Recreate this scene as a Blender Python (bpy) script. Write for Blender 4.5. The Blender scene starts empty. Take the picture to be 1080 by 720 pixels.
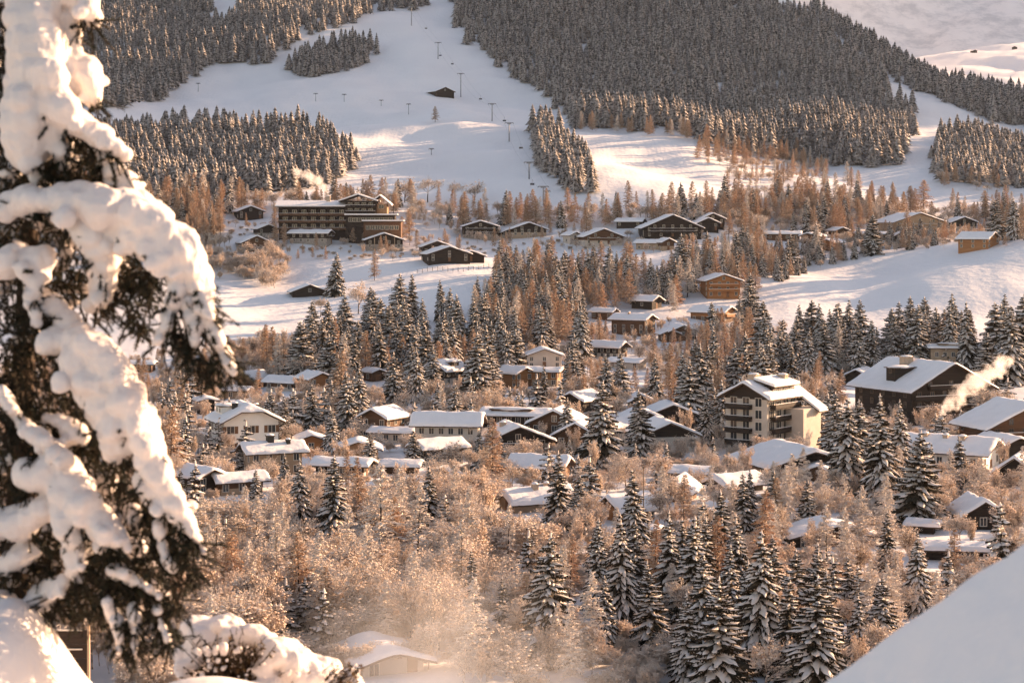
import bpy, math, random
import numpy as np
from mathutils import Vector, Matrix
R = math.radians
F, CX, HY = 2015.0, 540.0, 240.0           # focal length in photo pixels, optical axis column, eye-level row
scene = bpy.context.scene
COL = scene.collection
rnd = random.Random(7)

# ------------------------------------------------------------------ helpers
class MB:
    def __init__(s): s.v, s.f, s.m = [], [], []
    def add(s, vs, fs, m=0):
        b = len(s.v); s.v.extend(vs)
        s.f.extend(tuple(b + i for i in f) for f in fs); s.m.extend([m] * len(fs))
    def box(s, x0, x1, y0, y1, z0, z1, m=0):
        s.add([(x0,y0,z0),(x1,y0,z0),(x1,y1,z0),(x0,y1,z0),(x0,y0,z1),(x1,y0,z1),(x1,y1,z1),(x0,y1,z1)],
              [(0,3,2,1),(4,5,6,7),(0,1,5,4),(1,2,6,5),(2,3,7,6),(3,0,4,7)], m)
    def tube(s, pts, rads, n=3, m=0, cap=False):
        pts = [Vector(p) for p in pts]; b = len(s.v); k = len(pts)
        for i, p in enumerate(pts):
            t = (pts[min(i+1,k-1)] - pts[max(i-1,0)])
            t = t.normalized() if t.length > 1e-9 else Vector((0,0,1))
            a = t.cross(Vector((0,0,1)) if abs(t.z) < .9 else Vector((1,0,0))).normalized(); c = t.cross(a)
            for j in range(n):
                q = 2*math.pi*j/n + .5
                s.v.append(tuple(p + (a*math.cos(q) + c*math.sin(q))*rads[i]))
        for i in range(k-1):
            for j in range(n):
                j2 = (j+1) % n
                s.f.append((b+i*n+j, b+i*n+j2, b+(i+1)*n+j2, b+(i+1)*n+j)); s.m.append(m)
        if cap:
            s.f.append(tuple(b+j for j in range(n))[::-1]); s.m.append(m)
            s.f.append(tuple(b+(k-1)*n+j for j in range(n))); s.m.append(m)
    def ball(s, c, r, m=0, seg=8, rings=5):
        rx, ry, rz = (r, r, r) if not isinstance(r, tuple) else r
        vs = [(c[0], c[1], c[2]-rz)]
        for i in range(1, rings):
            a = -math.pi/2 + math.pi*i/rings
            for j in range(seg):
                q = 2*math.pi*j/seg
                vs.append((c[0]+rx*math.cos(a)*math.cos(q), c[1]+ry*math.cos(a)*math.sin(q), c[2]+rz*math.sin(a)))
        vs.append((c[0], c[1], c[2]+rz)); fs = []
        for j in range(seg):
            j2 = (j+1) % seg
            fs.append((0, 1+j2, 1+j)); t = 1+(rings-2)*seg
            fs.append((len(vs)-1, t+j, t+j2))
            for i in range(rings-2):
                fs.append((1+i*seg+j, 1+i*seg+j2, 1+(i+1)*seg+j2, 1+(i+1)*seg+j))
        s.add(vs, fs, m)
    def mesh(s, name, mats, smooth=False):
        me = bpy.data.meshes.new(name); me.from_pydata(s.v, [], s.f)
        for m in mats: me.materials.append(m)
        me.polygons.foreach_set('material_index', np.array(s.m, dtype=np.int32))
        if smooth: me.polygons.foreach_set('use_smooth', np.ones(len(s.f), dtype=bool))
        me.update(); return me
    def build(s, name, mats, parent=None, smooth=False):
        return link(name, s.mesh(name, mats if isinstance(mats, (list, tuple)) else [mats], smooth), parent)

def link(name, data, parent=None):
    o = bpy.data.objects.new(name, data); COL.objects.link(o)
    if parent is not None: o.parent = parent
    return o
def tag(o, label=None, cat=None, group=None, kind=None):
    if label: o['label'] = label
    if cat: o['category'] = cat
    if group: o['group'] = group
    if kind: o['kind'] = kind
    return o
def np_mesh(name, v, f, mats):
    me = bpy.data.meshes.new(name); n, k = len(f), f.shape[1]
    me.vertices.add(len(v)); me.vertices.foreach_set('co', v.astype(np.float32).ravel())
    me.loops.add(n*k); me.loops.foreach_set('vertex_index', f.astype(np.int32).ravel())
    me.polygons.add(n); me.polygons.foreach_set('loop_start', np.arange(0, n*k, k, dtype=np.int32))
    for m in mats: me.materials.append(m)
    me.update(calc_edges=True); return me
def remeshed(mb, name, mats, parent, voxel, it=6, fac=.5):
    """one continuous rounded surface from overlapping blobs"""
    me = mb.mesh(name + '_raw', mats); o = bpy.data.objects.new(name + '_raw', me); COL.objects.link(o)
    r = o.modifiers.new('r', 'REMESH'); r.mode = 'VOXEL'; r.voxel_size = voxel
    if it:
        s = o.modifiers.new('s', 'SMOOTH'); s.iterations = it; s.factor = fac
    dg = bpy.context.evaluated_depsgraph_get(); dg.update()
    m2 = bpy.data.meshes.new_from_object(o.evaluated_get(dg)); m2.name = name
    bpy.data.objects.remove(o); bpy.data.meshes.remove(me)
    if not m2.materials:
        for m in mats: m2.materials.append(m)
    m2.polygons.foreach_set('use_smooth', np.ones(len(m2.polygons), dtype=bool))
    return link(name, m2, parent)

# ------------------------------------------------------------------ materials
def mat(name, c1, c2=None, scale=1.0, lo=.35, hi=.65, rough=.8, snow=None, bump=0, coord='Object', stretch=None,
        vary=0, snow_lo=.2, snow_hi=.6, snow_noise=.6, transl=0, metal=0, spec=.25, detail=3, bscale=None):
    m = bpy.data.materials.new(name); m.use_nodes = True; nt = m.node_tree; N, L = nt.nodes, nt.links
    b = N['Principled BSDF']; out = N['Material Output']
    b.inputs['Roughness'].default_value = rough; b.inputs['Metallic'].default_value = metal
    b.inputs['Specular IOR Level'].default_value = spec
    tc = N.new('ShaderNodeTexCoord'); src = tc.outputs['Object']
    if coord == 'Position':
        g = N.new('ShaderNodeNewGeometry'); src = g.outputs['Position']
    if stretch:
        mp = N.new('ShaderNodeMapping'); mp.inputs['Scale'].default_value = stretch
        L.new(src, mp.inputs['Vector']); src = mp.outputs['Vector']
    def noise(sc, d=detail):
        n = N.new('ShaderNodeTexNoise'); n.inputs['Scale'].default_value = sc; n.inputs['Detail'].default_value = d
        L.new(src, n.inputs['Vector']); return n.outputs['Fac']
    def mrange(x, a, c):
        r = N.new('ShaderNodeMapRange'); r.inputs['From Min'].default_value = a; r.inputs['From Max'].default_value = c
        L.new(x, r.inputs['Value']); return r.outputs['Result']
    def mix(f, a, c, typ='MIX'):
        x = N.new('ShaderNodeMix'); x.data_type = 'RGBA'; x.blend_type = typ
        if f is None: x.inputs[0].default_value = 1
        else: L.new(f, x.inputs[0])
        for i, q in ((6, a), (7, c)):
            if isinstance(q, tuple): x.inputs[i].default_value = (*q, 1)
            else: L.new(q, x.inputs[i])
        return x.outputs[2]
    col = c1
    if c2: col = mix(mrange(noise(scale), lo, hi), c1, c2)
    if vary:
        oi = N.new('ShaderNodeObjectInfo'); r = N.new('ShaderNodeMapRange')
        r.inputs['To Min'].default_value = 1 - vary; r.inputs['To Max'].default_value = 1 + vary
        L.new(oi.outputs['Random'], r.inputs['Value'])
        cb = N.new('ShaderNodeCombineColor')
        for i in range(3): L.new(r.outputs['Result'], cb.inputs[i])
        col = mix(None, col, cb.outputs[0], 'MULTIPLY')
    if snow:
        g = N.new('ShaderNodeNewGeometry'); sx = N.new('ShaderNodeSeparateXYZ'); L.new(g.outputs['Normal'], sx.inputs[0])
        a = N.new('ShaderNodeMath'); a.operation = 'MULTIPLY_ADD'; a.inputs[1].default_value = snow_noise*2
        L.new(noise(scale*1.7), a.inputs[0]); a.inputs[2].default_value = -snow_noise
        s = N.new('ShaderNodeMath'); s.operation = 'ADD'; L.new(sx.outputs['Z'], s.inputs[0]); L.new(a.outputs[0], s.inputs[1])
        col = mix(mrange(s.outputs[0], snow_lo, snow_hi), col, snow)
    if isinstance(col, tuple): b.inputs['Base Color'].default_value = (*col, 1)
    else: L.new(col, b.inputs['Base Color'])
    if bump:
        bp = N.new('ShaderNodeBump'); bp.inputs['Strength'].default_value = bump; bp.inputs['Distance'].default_value = .3/max(bscale or scale, .01)
        L.new(noise(bscale or scale, 5), bp.inputs['Height']); L.new(bp.outputs['Normal'], b.inputs['Normal'])
    if transl:
        t = N.new('ShaderNodeBsdfTranslucent'); ms = N.new('ShaderNodeMixShader'); ms.inputs[0].default_value = transl
        if isinstance(col, tuple): t.inputs[0].default_value = (*col, 1)
        else: L.new(col, t.inputs[0])
        L.new(b.outputs[0], ms.inputs[1]); L.new(t.outputs[0], ms.inputs[2]); L.new(ms.outputs[0], out.inputs['Surface'])
    return m
SN = (.80, .755, .735)
M = dict(
 snow=mat('snow', (.80,.765,.75), (.84,.80,.785), .05, bump=.5, coord='Position', rough=.7, bscale=1.2),
 near_snow=mat('near_snow', (.82,.78,.765), (.85,.81,.79), 3, bump=.35, coord='Position', rough=.6, bscale=9),
 roof_snow=mat('roof_snow', (.80,.76,.745), (.84,.80,.785), .4, bump=.35, rough=.7, bscale=.9),
 tree_snow=mat('tree_snow', (.84,.765,.71), (.74,.64,.55), 1.2, rough=.8, bump=.3, vary=.06, bscale=3, transl=.12),
 needle=mat('needle', (.014,.015,.009), (.065,.042,.021), 1.1, vary=.25, rough=.7, transl=.15),
 needle_frost=mat('needle_frost', (.05,.05,.04), (.12,.095,.068), 1.1, vary=.25, rough=.8, transl=.2),
 bark=mat('bark', (.03,.019,.012), (.06,.038,.025), 3, snow=(.6,.52,.46), snow_lo=.5, snow_hi=.9, stretch=(1,1,.2)),
 larch=mat('larch', (.19,.08,.028), (.42,.20,.078), .8, vary=.28, snow=(.78,.61,.46), snow_lo=.05, snow_hi=.8, snow_noise=1.0, rough=.8, transl=.25),
 twig=mat('twig', (.05,.025,.013), (.16,.082,.04), .9, vary=.2, snow=(.90,.785,.68), snow_lo=-.4, snow_hi=.35, snow_noise=1.1, rough=.8, transl=.25),
 tuft=mat('tuft', (.84,.72,.61), (.66,.49,.35), .9, vary=.15, rough=.8, transl=.25),
 far=mat('far_needles', (.010,.012,.013), (.026,.025,.024), .33, coord='Position', snow=(.53,.465,.42), snow_lo=.33, snow_hi=1.0, snow_noise=1.3, rough=.9, transl=.1),
 far_larch=mat('far_larch', (.15,.085,.045), (.27,.16,.09), .3, coord='Position', snow=(.6,.47,.37), snow_lo=.3, snow_hi=1.1, snow_noise=.9, rough=.9, transl=.2),
 wood_dark=mat('wood_dark', (.016,.011,.008), (.034,.021,.014), .6, stretch=(.3,.3,6), rough=.75, bump=.2),
 wood=mat('wood', (.085,.042,.022), (.125,.064,.033), .6, stretch=(.3,.3,6), rough=.75, bump=.2),
 wood_orange=mat('wood_orange', (.26,.11,.04), (.34,.16,.062), .6, stretch=(.3,.3,6), rough=.7, bump=.2),
 wood_tan=mat('wood_tan', (.24,.145,.08), (.30,.19,.11), .6, stretch=(.3,.3,4), rough=.7, bump=.1),
 plaster=mat('plaster', (.47,.40,.335), (.53,.46,.39), .5, rough=.85),
 plaster_white=mat('plaster_white', (.72,.67,.60), (.77,.72,.65), .5, rough=.85),
 plaster_tan=mat('plaster_tan', (.33,.235,.155), (.38,.28,.19), .5, rough=.85),
 stone=mat('stone', (.26,.22,.19), (.36,.31,.26), 1.5, rough=.9, bump=.4),
 fascia=mat('fascia', (.06,.036,.022), (.09,.055,.035), .6, rough=.7),
 frame=mat('window_frame', (.62,.55,.46), rough=.5),
 frame_dark=mat('window_frame_dark', (.12,.08,.05), rough=.5),
 glass=mat('window_glass', (.03,.035,.04), rough=.08, spec=.6),
 shutter=mat('shutter', (.16,.08,.04), rough=.7),
 chimney=mat('chimney', (.40,.30,.22), (.50,.38,.28), 2, rough=.9, bump=.3),
 chimney_dark=mat('chimney_dark', (.04,.035,.03), rough=.8),
 metal=mat('lift_metal', (.20,.20,.21), rough=.5, metal=.3),
 cabin=mat('lift_cabin', (.07,.07,.08), rough=.4),
 pole=mat('pole_wood', (.16,.11,.075), rough=.8),
)

# ------------------------------------------------------------------ terrain
DN = [150,200,250,300,350,400,450,500,550,600,650,700,750,800,850,900,950,1000,1100,1250,1400,1500,1600,1750,2000,2400,3000,4000,4800,6000,8000]
LOW = [858,703,625,560,512,478,450,426,405,386]
PR = {
 0:   LOW + [374,350,325,298,272,250,230,212,184,140,114,100,82,45,0,-60,-110,-120,-120,-170,-120],
 300: LOW + [374,350,325,298,272,250,229,210,178,142,121,109,80,36,-10,-60,-110,-120,-120,-170,-120],
 540: LOW + [366,345,322,296,272,250,228,208,180,142,122,108,77,32,-20,-70,-110,-120,-120,-170,-120],
 640: LOW + [366,345,322,296,272,250,228,208,178,136,124,110,80,38,-15,-60,-100,-120,-120,-170,-120],
 720: LOW + [366,345,322,296,272,250,229,208,180,144,130,110,76,35,-15,-50,-90,-110,-110,-170,-120],
 800: LOW + [366,348,326,298,274,252,233,216,192,162,142,115,82,36,-15,0,18,30,40,-110,-120],
 900: LOW + [368,350,328,299,272,252,238,224,198,170,140,112,82,54,50,70,78,74,62,-100,-110],
 1000:LOW + [364,340,306,281,263,250,240,228,204,170,140,122,108,95,108,116,88,56,68,-100,-100],
 1080:LOW + [365,340,300,267,255,246,238,228,212,182,156,140,126,116,124,124,85,48,58,-100,-100],
}
PXS = sorted(PR)
def pchip(x, y, xq):
    x = np.asarray(x, float); y = np.asarray(y, float)
    h = np.diff(x); dl = np.diff(y)/h; d = np.zeros_like(y)
    for i in range(1, len(x)-1):
        if dl[i-1]*dl[i] > 0:
            w1, w2 = 2*h[i]+h[i-1], h[i]+2*h[i-1]
            d[i] = (w1+w2)/(w1/dl[i-1]+w2/dl[i])
    d[0], d[-1] = dl[0], dl[-1]
    i = np.clip(np.searchsorted(x, xq)-1, 0, len(h)-1); t = (xq-x[i])/h[i]
    return (y[i]*(1+2*t)*(1-t)**2 + h[i]*d[i]*t*(1-t)**2 + y[i+1]*t*t*(3-2*t) + h[i]*d[i+1]*t*t*(t-1))
LG0, LG1, NLG = math.log(8), math.log(9000), 700
lgq = np.linspace(LG0, LG1, NLG); dq = np.exp(lgq)
PQ = np.linspace(-100, 1200, 131)
tabs = []
for p in PXS:
    z = [(HY - q)/F*d for q, d in zip(PR[p], DN)]
    tabs.append(pchip([8, 14, 30, 60, 100] + DN, [-2.6, -4.5, -12, -28, -40] + z, np.clip(dq, 8, 8000)))
tabs = np.array(tabs)
ZT = np.zeros((len(PQ), NLG))
for j in range(NLG): ZT[:, j] = pchip([-400] + PXS + [1600], [tabs[0,j]] + list(tabs[:,j]) + [tabs[-1,j]], PQ)
# smooth along the columns a little
for _ in range(6): ZT[1:-1] = .25*ZT[:-2] + .5*ZT[1:-1] + .25*ZT[2:]
for _ in range(4): ZT[:,1:-1] = .25*ZT[:,:-2] + .5*ZT[:,1:-1] + .25*ZT[:,2:]
_w = np.random.RandomState(3)
WAVES = [(_w.uniform(0, 6.28), _w.uniform(0, 6.28), l, a) for l, a in ((260,1.6),(190,1.2),(130,.8),(90,.55),(61,.35),(41,.22),(27,.14),(17,.09))for _ in (0,1)]
def wav(x, y):
    s = 0
    for th, ph, l, a in WAVES:
        s = s + a*np.sin((x*math.cos(th)+y*math.sin(th))*6.283/l + ph)
    return s
def sstep(a, b, x):
    t = np.clip((x-a)/(b-a), 0, 1); return t*t*(3-2*t)
def near_z(x, y):
    """snow banks round the photographer's terrace"""
    z = -2.62 - .02*np.maximum(y-2, 0) + .035*np.sin(x*3.1+y*1.3) + .025*np.sin(x*1.7-y*2.9+1)
    crest = 6.15 + .25*np.sin(x*1.7)
    rb = -1.57 + .66*(x-.90) + .05*np.sin(x*4+.6) + .02*np.sin(y*5) - 1.6*np.maximum(y-crest, 0)**1.3
    rb = np.minimum(rb, .9)
    k = .10
    h = np.clip(.5+.5*(rb-z)/k, 0, 1); z = z*(1-h)+rb*h + k*h*(1-h)
    # mound at the foot of the near spruce, and a low ledge
    z = z + 1.02*np.exp(-(((x+2.33)/.40)**2 + ((y-8.6)/.8)**2)**1.3) + .42*np.exp(-((x+1.5)/1.1)**2 - ((y-9.6)/.8)**2)
    z = z + .05*np.exp(-((x+1.55)/.3)**2 - ((y-9.3)/.5)**2)
    return z
def T(x, y):
    x = np.asarray(x, float); y = np.asarray(y, float)
    yy = np.clip(y, 8, 8900)
    px = np.clip(CX + F*x/yy, -100, 1199.9); fi = (px+100)/10
    i = np.clip(fi.astype(int), 0, len(PQ)-2); a = fi-i
    fj = (np.log(yy)-LG0)/(LG1-LG0)*(NLG-1); j = np.clip(fj.astype(int), 0, NLG-2); b = fj-j
    z = (ZT[i,j]*(1-a)+ZT[i+1,j]*a)*(1-b) + (ZT[i,j+1]*(1-a)+ZT[i+1,j+1]*a)*b
    z = z + wav(x, y)*np.clip((yy-120)/400, 0, 1)*np.clip(yy/900, .3, 1.6)
    far = .5*np.clip((yy-4600)/1200, 0, 1)
    z = z + far*(120*np.abs(np.sin(x/330+np.sin(y/500)))+60*np.sin(x/140+y/210)+35*np.sin(x/61-y/90))
    z = z + 600*sstep(2060, 2330, y)*(1-sstep(2600, 3000, y))*np.exp(-((x-1450-.5*(y-2200))/380)**2)     # unseen mountain shoulder, added out of frame and shaped to shade the upper pistes
    w = sstep(10.5, 14, y)
    return np.where(y < 14, near_z(x, y)*(1-w) + z*w, z)
DS = np.exp(np.linspace(math.log(100), math.log(7900), 1500))
def hit(px, py, dmin=100):
    """the first ground point met along the sight line through a photo point"""
    ds = DS[DS >= dmin]; zr = (HY-py)/F*ds; zt = T((px-CX)/F*ds, ds)
    k = np.nonzero(zt >= zr)[0]
    d = float(ds[k[0]]) if len(k) else float(ds[-1])
    x = (px-CX)/F*d
    return x, d, float(T(x, d))
def P(px, py, d): return ((px-CX)/F*d, d, (HY-py)/F*d)

def build_ground():
    ys = [-8., -6, -4, -2.5, -1.2, 0, .8, 1.6]
    while ys[-1] < 8600: ys.append(ys[-1] + max(.07, .0115*ys[-1]))
    ys = np.array(ys)
    s = np.concatenate([np.linspace(-1.1, -.36, 60, endpoint=False), np.linspace(-.36, .36, 330), np.linspace(.36, 1.1, 61)[1:]])
    Y, S = np.meshgrid(ys, s, indexing='ij'); X = S*(np.maximum(Y, 0)+6 - 5.0*np.clip((Y-2)/6, 0, 1)); Z = T(X, Y)
    v = np.stack([X, Y, Z], -1).reshape(-1, 3); n, k = X.shape
    i = np.arange(n*k).reshape(n, k)
    f = np.stack([i[:-1,:-1], i[:-1,1:], i[1:,1:], i[1:,:-1]], -1).reshape(-1, 4)
    me = np_mesh('ground', v, f, [M['snow_ground']])
    me.polygons.foreach_set('use_smooth', np.ones(len(f), dtype=bool))
    tag(link('snow_ground', me), 'snow covered terrain from the terrace through the valley to the far mountain', kind='structure')

def ground_mat():
    m = mat('snow_ground', (.79,.755,.745), (.84,.805,.79), .02, bump=.0, coord='Position', rough=.7)
    nt = m.node_tree; N, L = nt.nodes, nt.links; b = N['Principled BSDF']
    g = N.new('ShaderNodeNewGeometry')
    n1 = N.new('ShaderNodeTexNoise'); n1.inputs['Scale'].default_value = 7; n1.inputs['Detail'].default_value = 8
    n2 = N.new('ShaderNodeTexNoise'); n2.inputs['Scale'].default_value = .25; n2.inputs['Detail'].default_value = 6
    for n in (n1, n2): L.new(g.outputs['Position'], n.inputs['Vector'])
    b1 = N.new('ShaderNodeBump'); b1.inputs['Strength'].default_value = .22; b1.inputs['Distance'].default_value = .05
    b2 = N.new('ShaderNodeBump'); b2.inputs['Strength'].default_value = .35; b2.inputs['Distance'].default_value = 1.2
    L.new(n1.outputs[0], b1.inputs['Height']); L.new(n2.outputs[0], b2.inputs['Height'])
    L.new(b1.outputs[0], b2.inputs['Normal']); L.new(b2.outputs[0], b.inputs['Normal'])
    wv = N.new('ShaderNodeTexWave'); wv.bands_direction = 'X'; wv.inputs['Scale'].default_value = .11; wv.inputs['Distortion'].default_value = 5; wv.inputs['Detail'].default_value = 3; wv.inputs['Detail Scale'].default_value = .15
    L.new(g.outputs['Position'], wv.inputs['Vector'])
    b3 = N.new('ShaderNodeBump'); b3.inputs['Strength'].default_value = .10; b3.inputs['Distance'].default_value = .15
    sy = N.new('ShaderNodeSeparateXYZ'); L.new(g.outputs['Position'], sy.inputs[0]); my = N.new('ShaderNodeMapRange'); my.inputs['From Min'].default_value = 960; my.inputs['From Max'].default_value = 1060; L.new(sy.outputs['Y'], my.inputs['Value'])
    mm = N.new('ShaderNodeMath'); mm.operation = 'MULTIPLY'; L.new(wv.outputs['Fac'], mm.inputs[0]); L.new(my.outputs[0], mm.inputs[1])
    L.new(mm.outputs[0], b3.inputs['Height']); L.new(b2.outputs[0], b3.inputs['Normal']); L.new(b3.outputs[0], b.inputs['Normal'])
    # the far mountain flank carries frosted woods and rock
    sx = N.new('ShaderNodeSeparateXYZ'); L.new(g.outputs['Position'], sx.inputs[0])
    mr = N.new('ShaderNodeMapRange'); mr.inputs['From Min'].default_value = 4500; mr.inputs['From Max'].default_value = 5000
    L.new(sx.outputs['Y'], mr.inputs['Value'])
    n3 = N.new('ShaderNodeTexNoise'); n3.inputs['Scale'].default_value = .012; n3.inputs['Detail'].default_value = 10; n3.inputs['Roughness'].default_value = .72
    L.new(g.outputs['Position'], n3.inputs['Vector'])
    m3 = N.new('ShaderNodeMapRange'); m3.inputs['From Min'].default_value = .46; m3.inputs['From Max'].default_value = .62
    L.new(n3.outputs[0], m3.inputs['Value'])
    mu = N.new('ShaderNodeMath'); mu.operation = 'MULTIPLY'; L.new(mr.outputs[0], mu.inputs[0]); L.new(m3.outputs[0], mu.inputs[1])
    mx = N.new('ShaderNodeMix'); mx.data_type = 'RGBA'; L.new(mu.outputs[0], mx.inputs[0])
    src = b.inputs['Base Color'].links[0].from_socket; L.new(src, mx.inputs[6]); mx.inputs[7].default_value = (.56,.55,.56,1)
    L.new(mx.outputs[2], b.inputs['Base Color'])
    return m
M['snow_ground'] = ground_mat()
build_ground()
# ------------------------------------------------------------------ houses
HOUSES = []      # (reference phrase, x, y, z, radius, screen box)
def roof_surface(W, y0, y1, ze, zr, hip, inset):
    """outline polygons of a gabled (or half-hipped) roof: W half span at the eave, ridge along y"""
    if hip <= 0:
        v = [(-W,y0,ze),(0,y0+inset,zr),(0,y1-inset,zr),(-W,y1,ze),(W,y0,ze),(W,y1,ze)]
        return v, [(0,1,2,3),(4,5,2,1)]
    xc, zc = W*hip, zr-(zr-ze)*hip; q = (y1-y0)*.16
    v = [(-W,y0,ze),(-xc,y0,zc),(0,y0+q,zr),(0,y1-q,zr),(-xc,y1,zc),(-W,y1,ze),(W,y0,ze),(xc,y0,zc),(xc,y1,zc),(W,y1,ze)]
    return v, [(0,1,2,3,4,5),(6,9,8,3,2,7),(1,7,2),(4,3,8)]
def slab(mb, v, fs, t, m=0, edge=None):
    """thickens a surface upward by t; the rim gets material `edge`"""
    b = len(mb.v); n = len(v)
    mb.v.extend(v); mb.v.extend((x, y, z+t) for x, y, z in v)
    cnt = {}
    for f in fs:
        mb.f.append(tuple(b+i for i in f)); mb.m.append(m)
        mb.f.append(tuple(b+n+i for i in f[::-1])); mb.m.append(m)
        for i, j in zip(f, f[1:]+f[:1]):
            cnt[(i, j)] = 1
    for (i, j) in cnt:
        if (j, i) not in cnt:
            mb.f.append((b+i, b+n+i, b+n+j, b+j)); mb.m.append(m if edge is None else edge)
def soft_snow(W, y0, y1, ze, zr, hip, t, seed, parent, step=.9, ridge_soft=.5):
    """a snow blanket lying on a pitched roof, rounded and uneven at its rim"""
    r = random.Random(seed); ph = [r.uniform(0, 6.28) for _ in range(6)]
    nx = max(10, int(2*W/step)); ny = max(8, int((y1-y0)/step)); us = [-1, -.985, -.95] + [-.9+1.8*i/nx for i in range(nx+1)] + [.95, .985, 1]
    vs_ = [0, .01, .035] + [.07+.86*i/ny for i in range(ny+1)] + [.965, .99, 1]
    mb = MB(); k = len(vs_)
    for u in us:
        for w in vs_:
            x = u*W; y = y0+(y1-y0)*w
            a = abs(u)
            base = zr-(zr-ze)*a
            if hip > 0:
                e = min(w, 1-w)/.16
                if e < 1: base = min(base, zr-(zr-ze)*hip*(1-e))
            edge = min(1, (1-a)/.06)*1.0; edge = min(edge, min(w, 1-w)*(y1-y0)/.5); edge = max(0, edge)
            th = t*(max(0, 1-(1-edge)**2)**.5)*(1+.18*math.sin(x*1.1+ph[0])*math.sin(y*.8+ph[1])+.10*math.sin(x*2.7+ph[2]+y*1.9))
            if edge <= 0: th = 0
            soft = .12*ridge_soft*max(0, 1-a*W/.8)
            wob = .10*math.sin(y*1.7+ph[3])+.07*math.sin(y*4.1+ph[4]); wy = .08*math.sin(x*1.9+ph[5])
            mb.v.append((x+(wob*u if a > .9 else 0), y+(wy if min(w, 1-w) < .04 else 0), base+.012+th-soft))
    for i in range(len(us)-1):
        for j in range(k-1):
            mb.f.append((i*k+j, (i+1)*k+j, (i+1)*k+j+1, i*k+j+1)); mb.m.append(0)
    # underside rim closed by a skirt a few cm down onto the roof
    return mb.build('snow_cover', M['roof_snow'], parent, True)
def window(parent, c, ax, w, h, fm, shut=None, bars=1):
    """c: centre on the wall; ax: 'f' front (-y), 'l' (-x), 'r' (+x), 'b' (+y)"""
    mb = MB(); t = .09
    def bx(a0, a1, z0, z1, d0, d1, m):
        x, y, z = c
        if ax == 'f': mb.box(x+a0, x+a1, y-d1, y-d0, z+z0, z+z1, m)
        elif ax == 'b': mb.box(x+a0, x+a1, y+d0, y+d1, z+z0, z+z1, m)
        elif ax == 'l': mb.box(x-d1, x-d0, y+a0, y+a1, z+z0, z+z1, m)
        else: mb.box(x+d0, x+d1, y+a0, y+a1, z+z0, z+z1, m)
    W, H = w/2, h/2
    bx(-W-t, -W, -H-t, H+t, -.05, .09, 0); bx(W, W+t, -H-t, H+t, -.05, .09, 0)
    bx(-W, W, H, H+t, -.05, .09, 0); bx(-W, W, -H-t, -H, -.05, .13, 0)
    for i in range(bars):
        q = -W + w*(i+1)/(bars+1); bx(q-.035, q+.035, -H, H, .03, .07, 0)
    bx(-W, W, -H, H, -.05, .028, 1)
    o = mb.build('window', [fm, M['glass']], parent)
    if shut:
        for s in (-1, 1):
            mb = MB(); a = s*(W+t+.03); b_ = s*(W+t+.03+w*.48)
            bx(min(a, b_), max(a, b_), -H, H, .005, .06, 0); mb.build('shutter', shut, parent)
    return o
def balcony(parent, x0, x1, y, z, dep, m, ax='f', xface=None, slats=True, posts=True):
    mb = MB()
    def bx(a0, a1, d0, d1, z0, z1):
        if ax == 'f': mb.box(a0, a1, y-d1, y-d0, z0, z1)
        elif ax == 'l': mb.box(y-d1, y-d0, a0, a1, z0, z1)
        else: mb.box(y+d0, y+d1, a0, a1, z0, z1)
    bx(x0, x1, .004, dep, z-.16, z)
    bx(x0, x1, dep-.06, dep, z+.12, z+.85); bx(x0-.02, x1+.02, dep-.1, dep+.03, z+.9, z+1.0)
    for a in (x0, x1-.08): bx(a, a+.08, .004, dep-.06, z+.12, z+.85)
    n = max(2, int((x1-x0)/2.2))
    for i in range(n+1):
        a = x0+(x1-x0-.1)*i/n; bx(a, a+.1, dep-.075, dep-.061, z, z+.9)
    o = mb.build('balcony', m, parent)
    mb = MB()
    bx(x0, x1, dep-.1, dep+.02, z+1.004, z+1.09); mb.build('snow_strip', M['roof_snow'], o)
    return o
def chimney(parent, x, y, zb, h, w, m, snow=True):
    mb = MB(); mb.box(x-w/2, x+w/2, y-w*.4, y+w*.4, zb, zb+h); mb.box(x-w*.6, x+w*.6, y-w*.5, y+w*.5, zb+h, zb+h+.18)
    o = mb.build('chimney', m, parent)
    if snow:
        mb = MB(); mb.ball((x, y, zb+h+.2), (w*.62, w*.52, .32), seg=10, rings=6); mb.build('snow_cap', M['roof_snow'], o, True)
    return o
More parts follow.
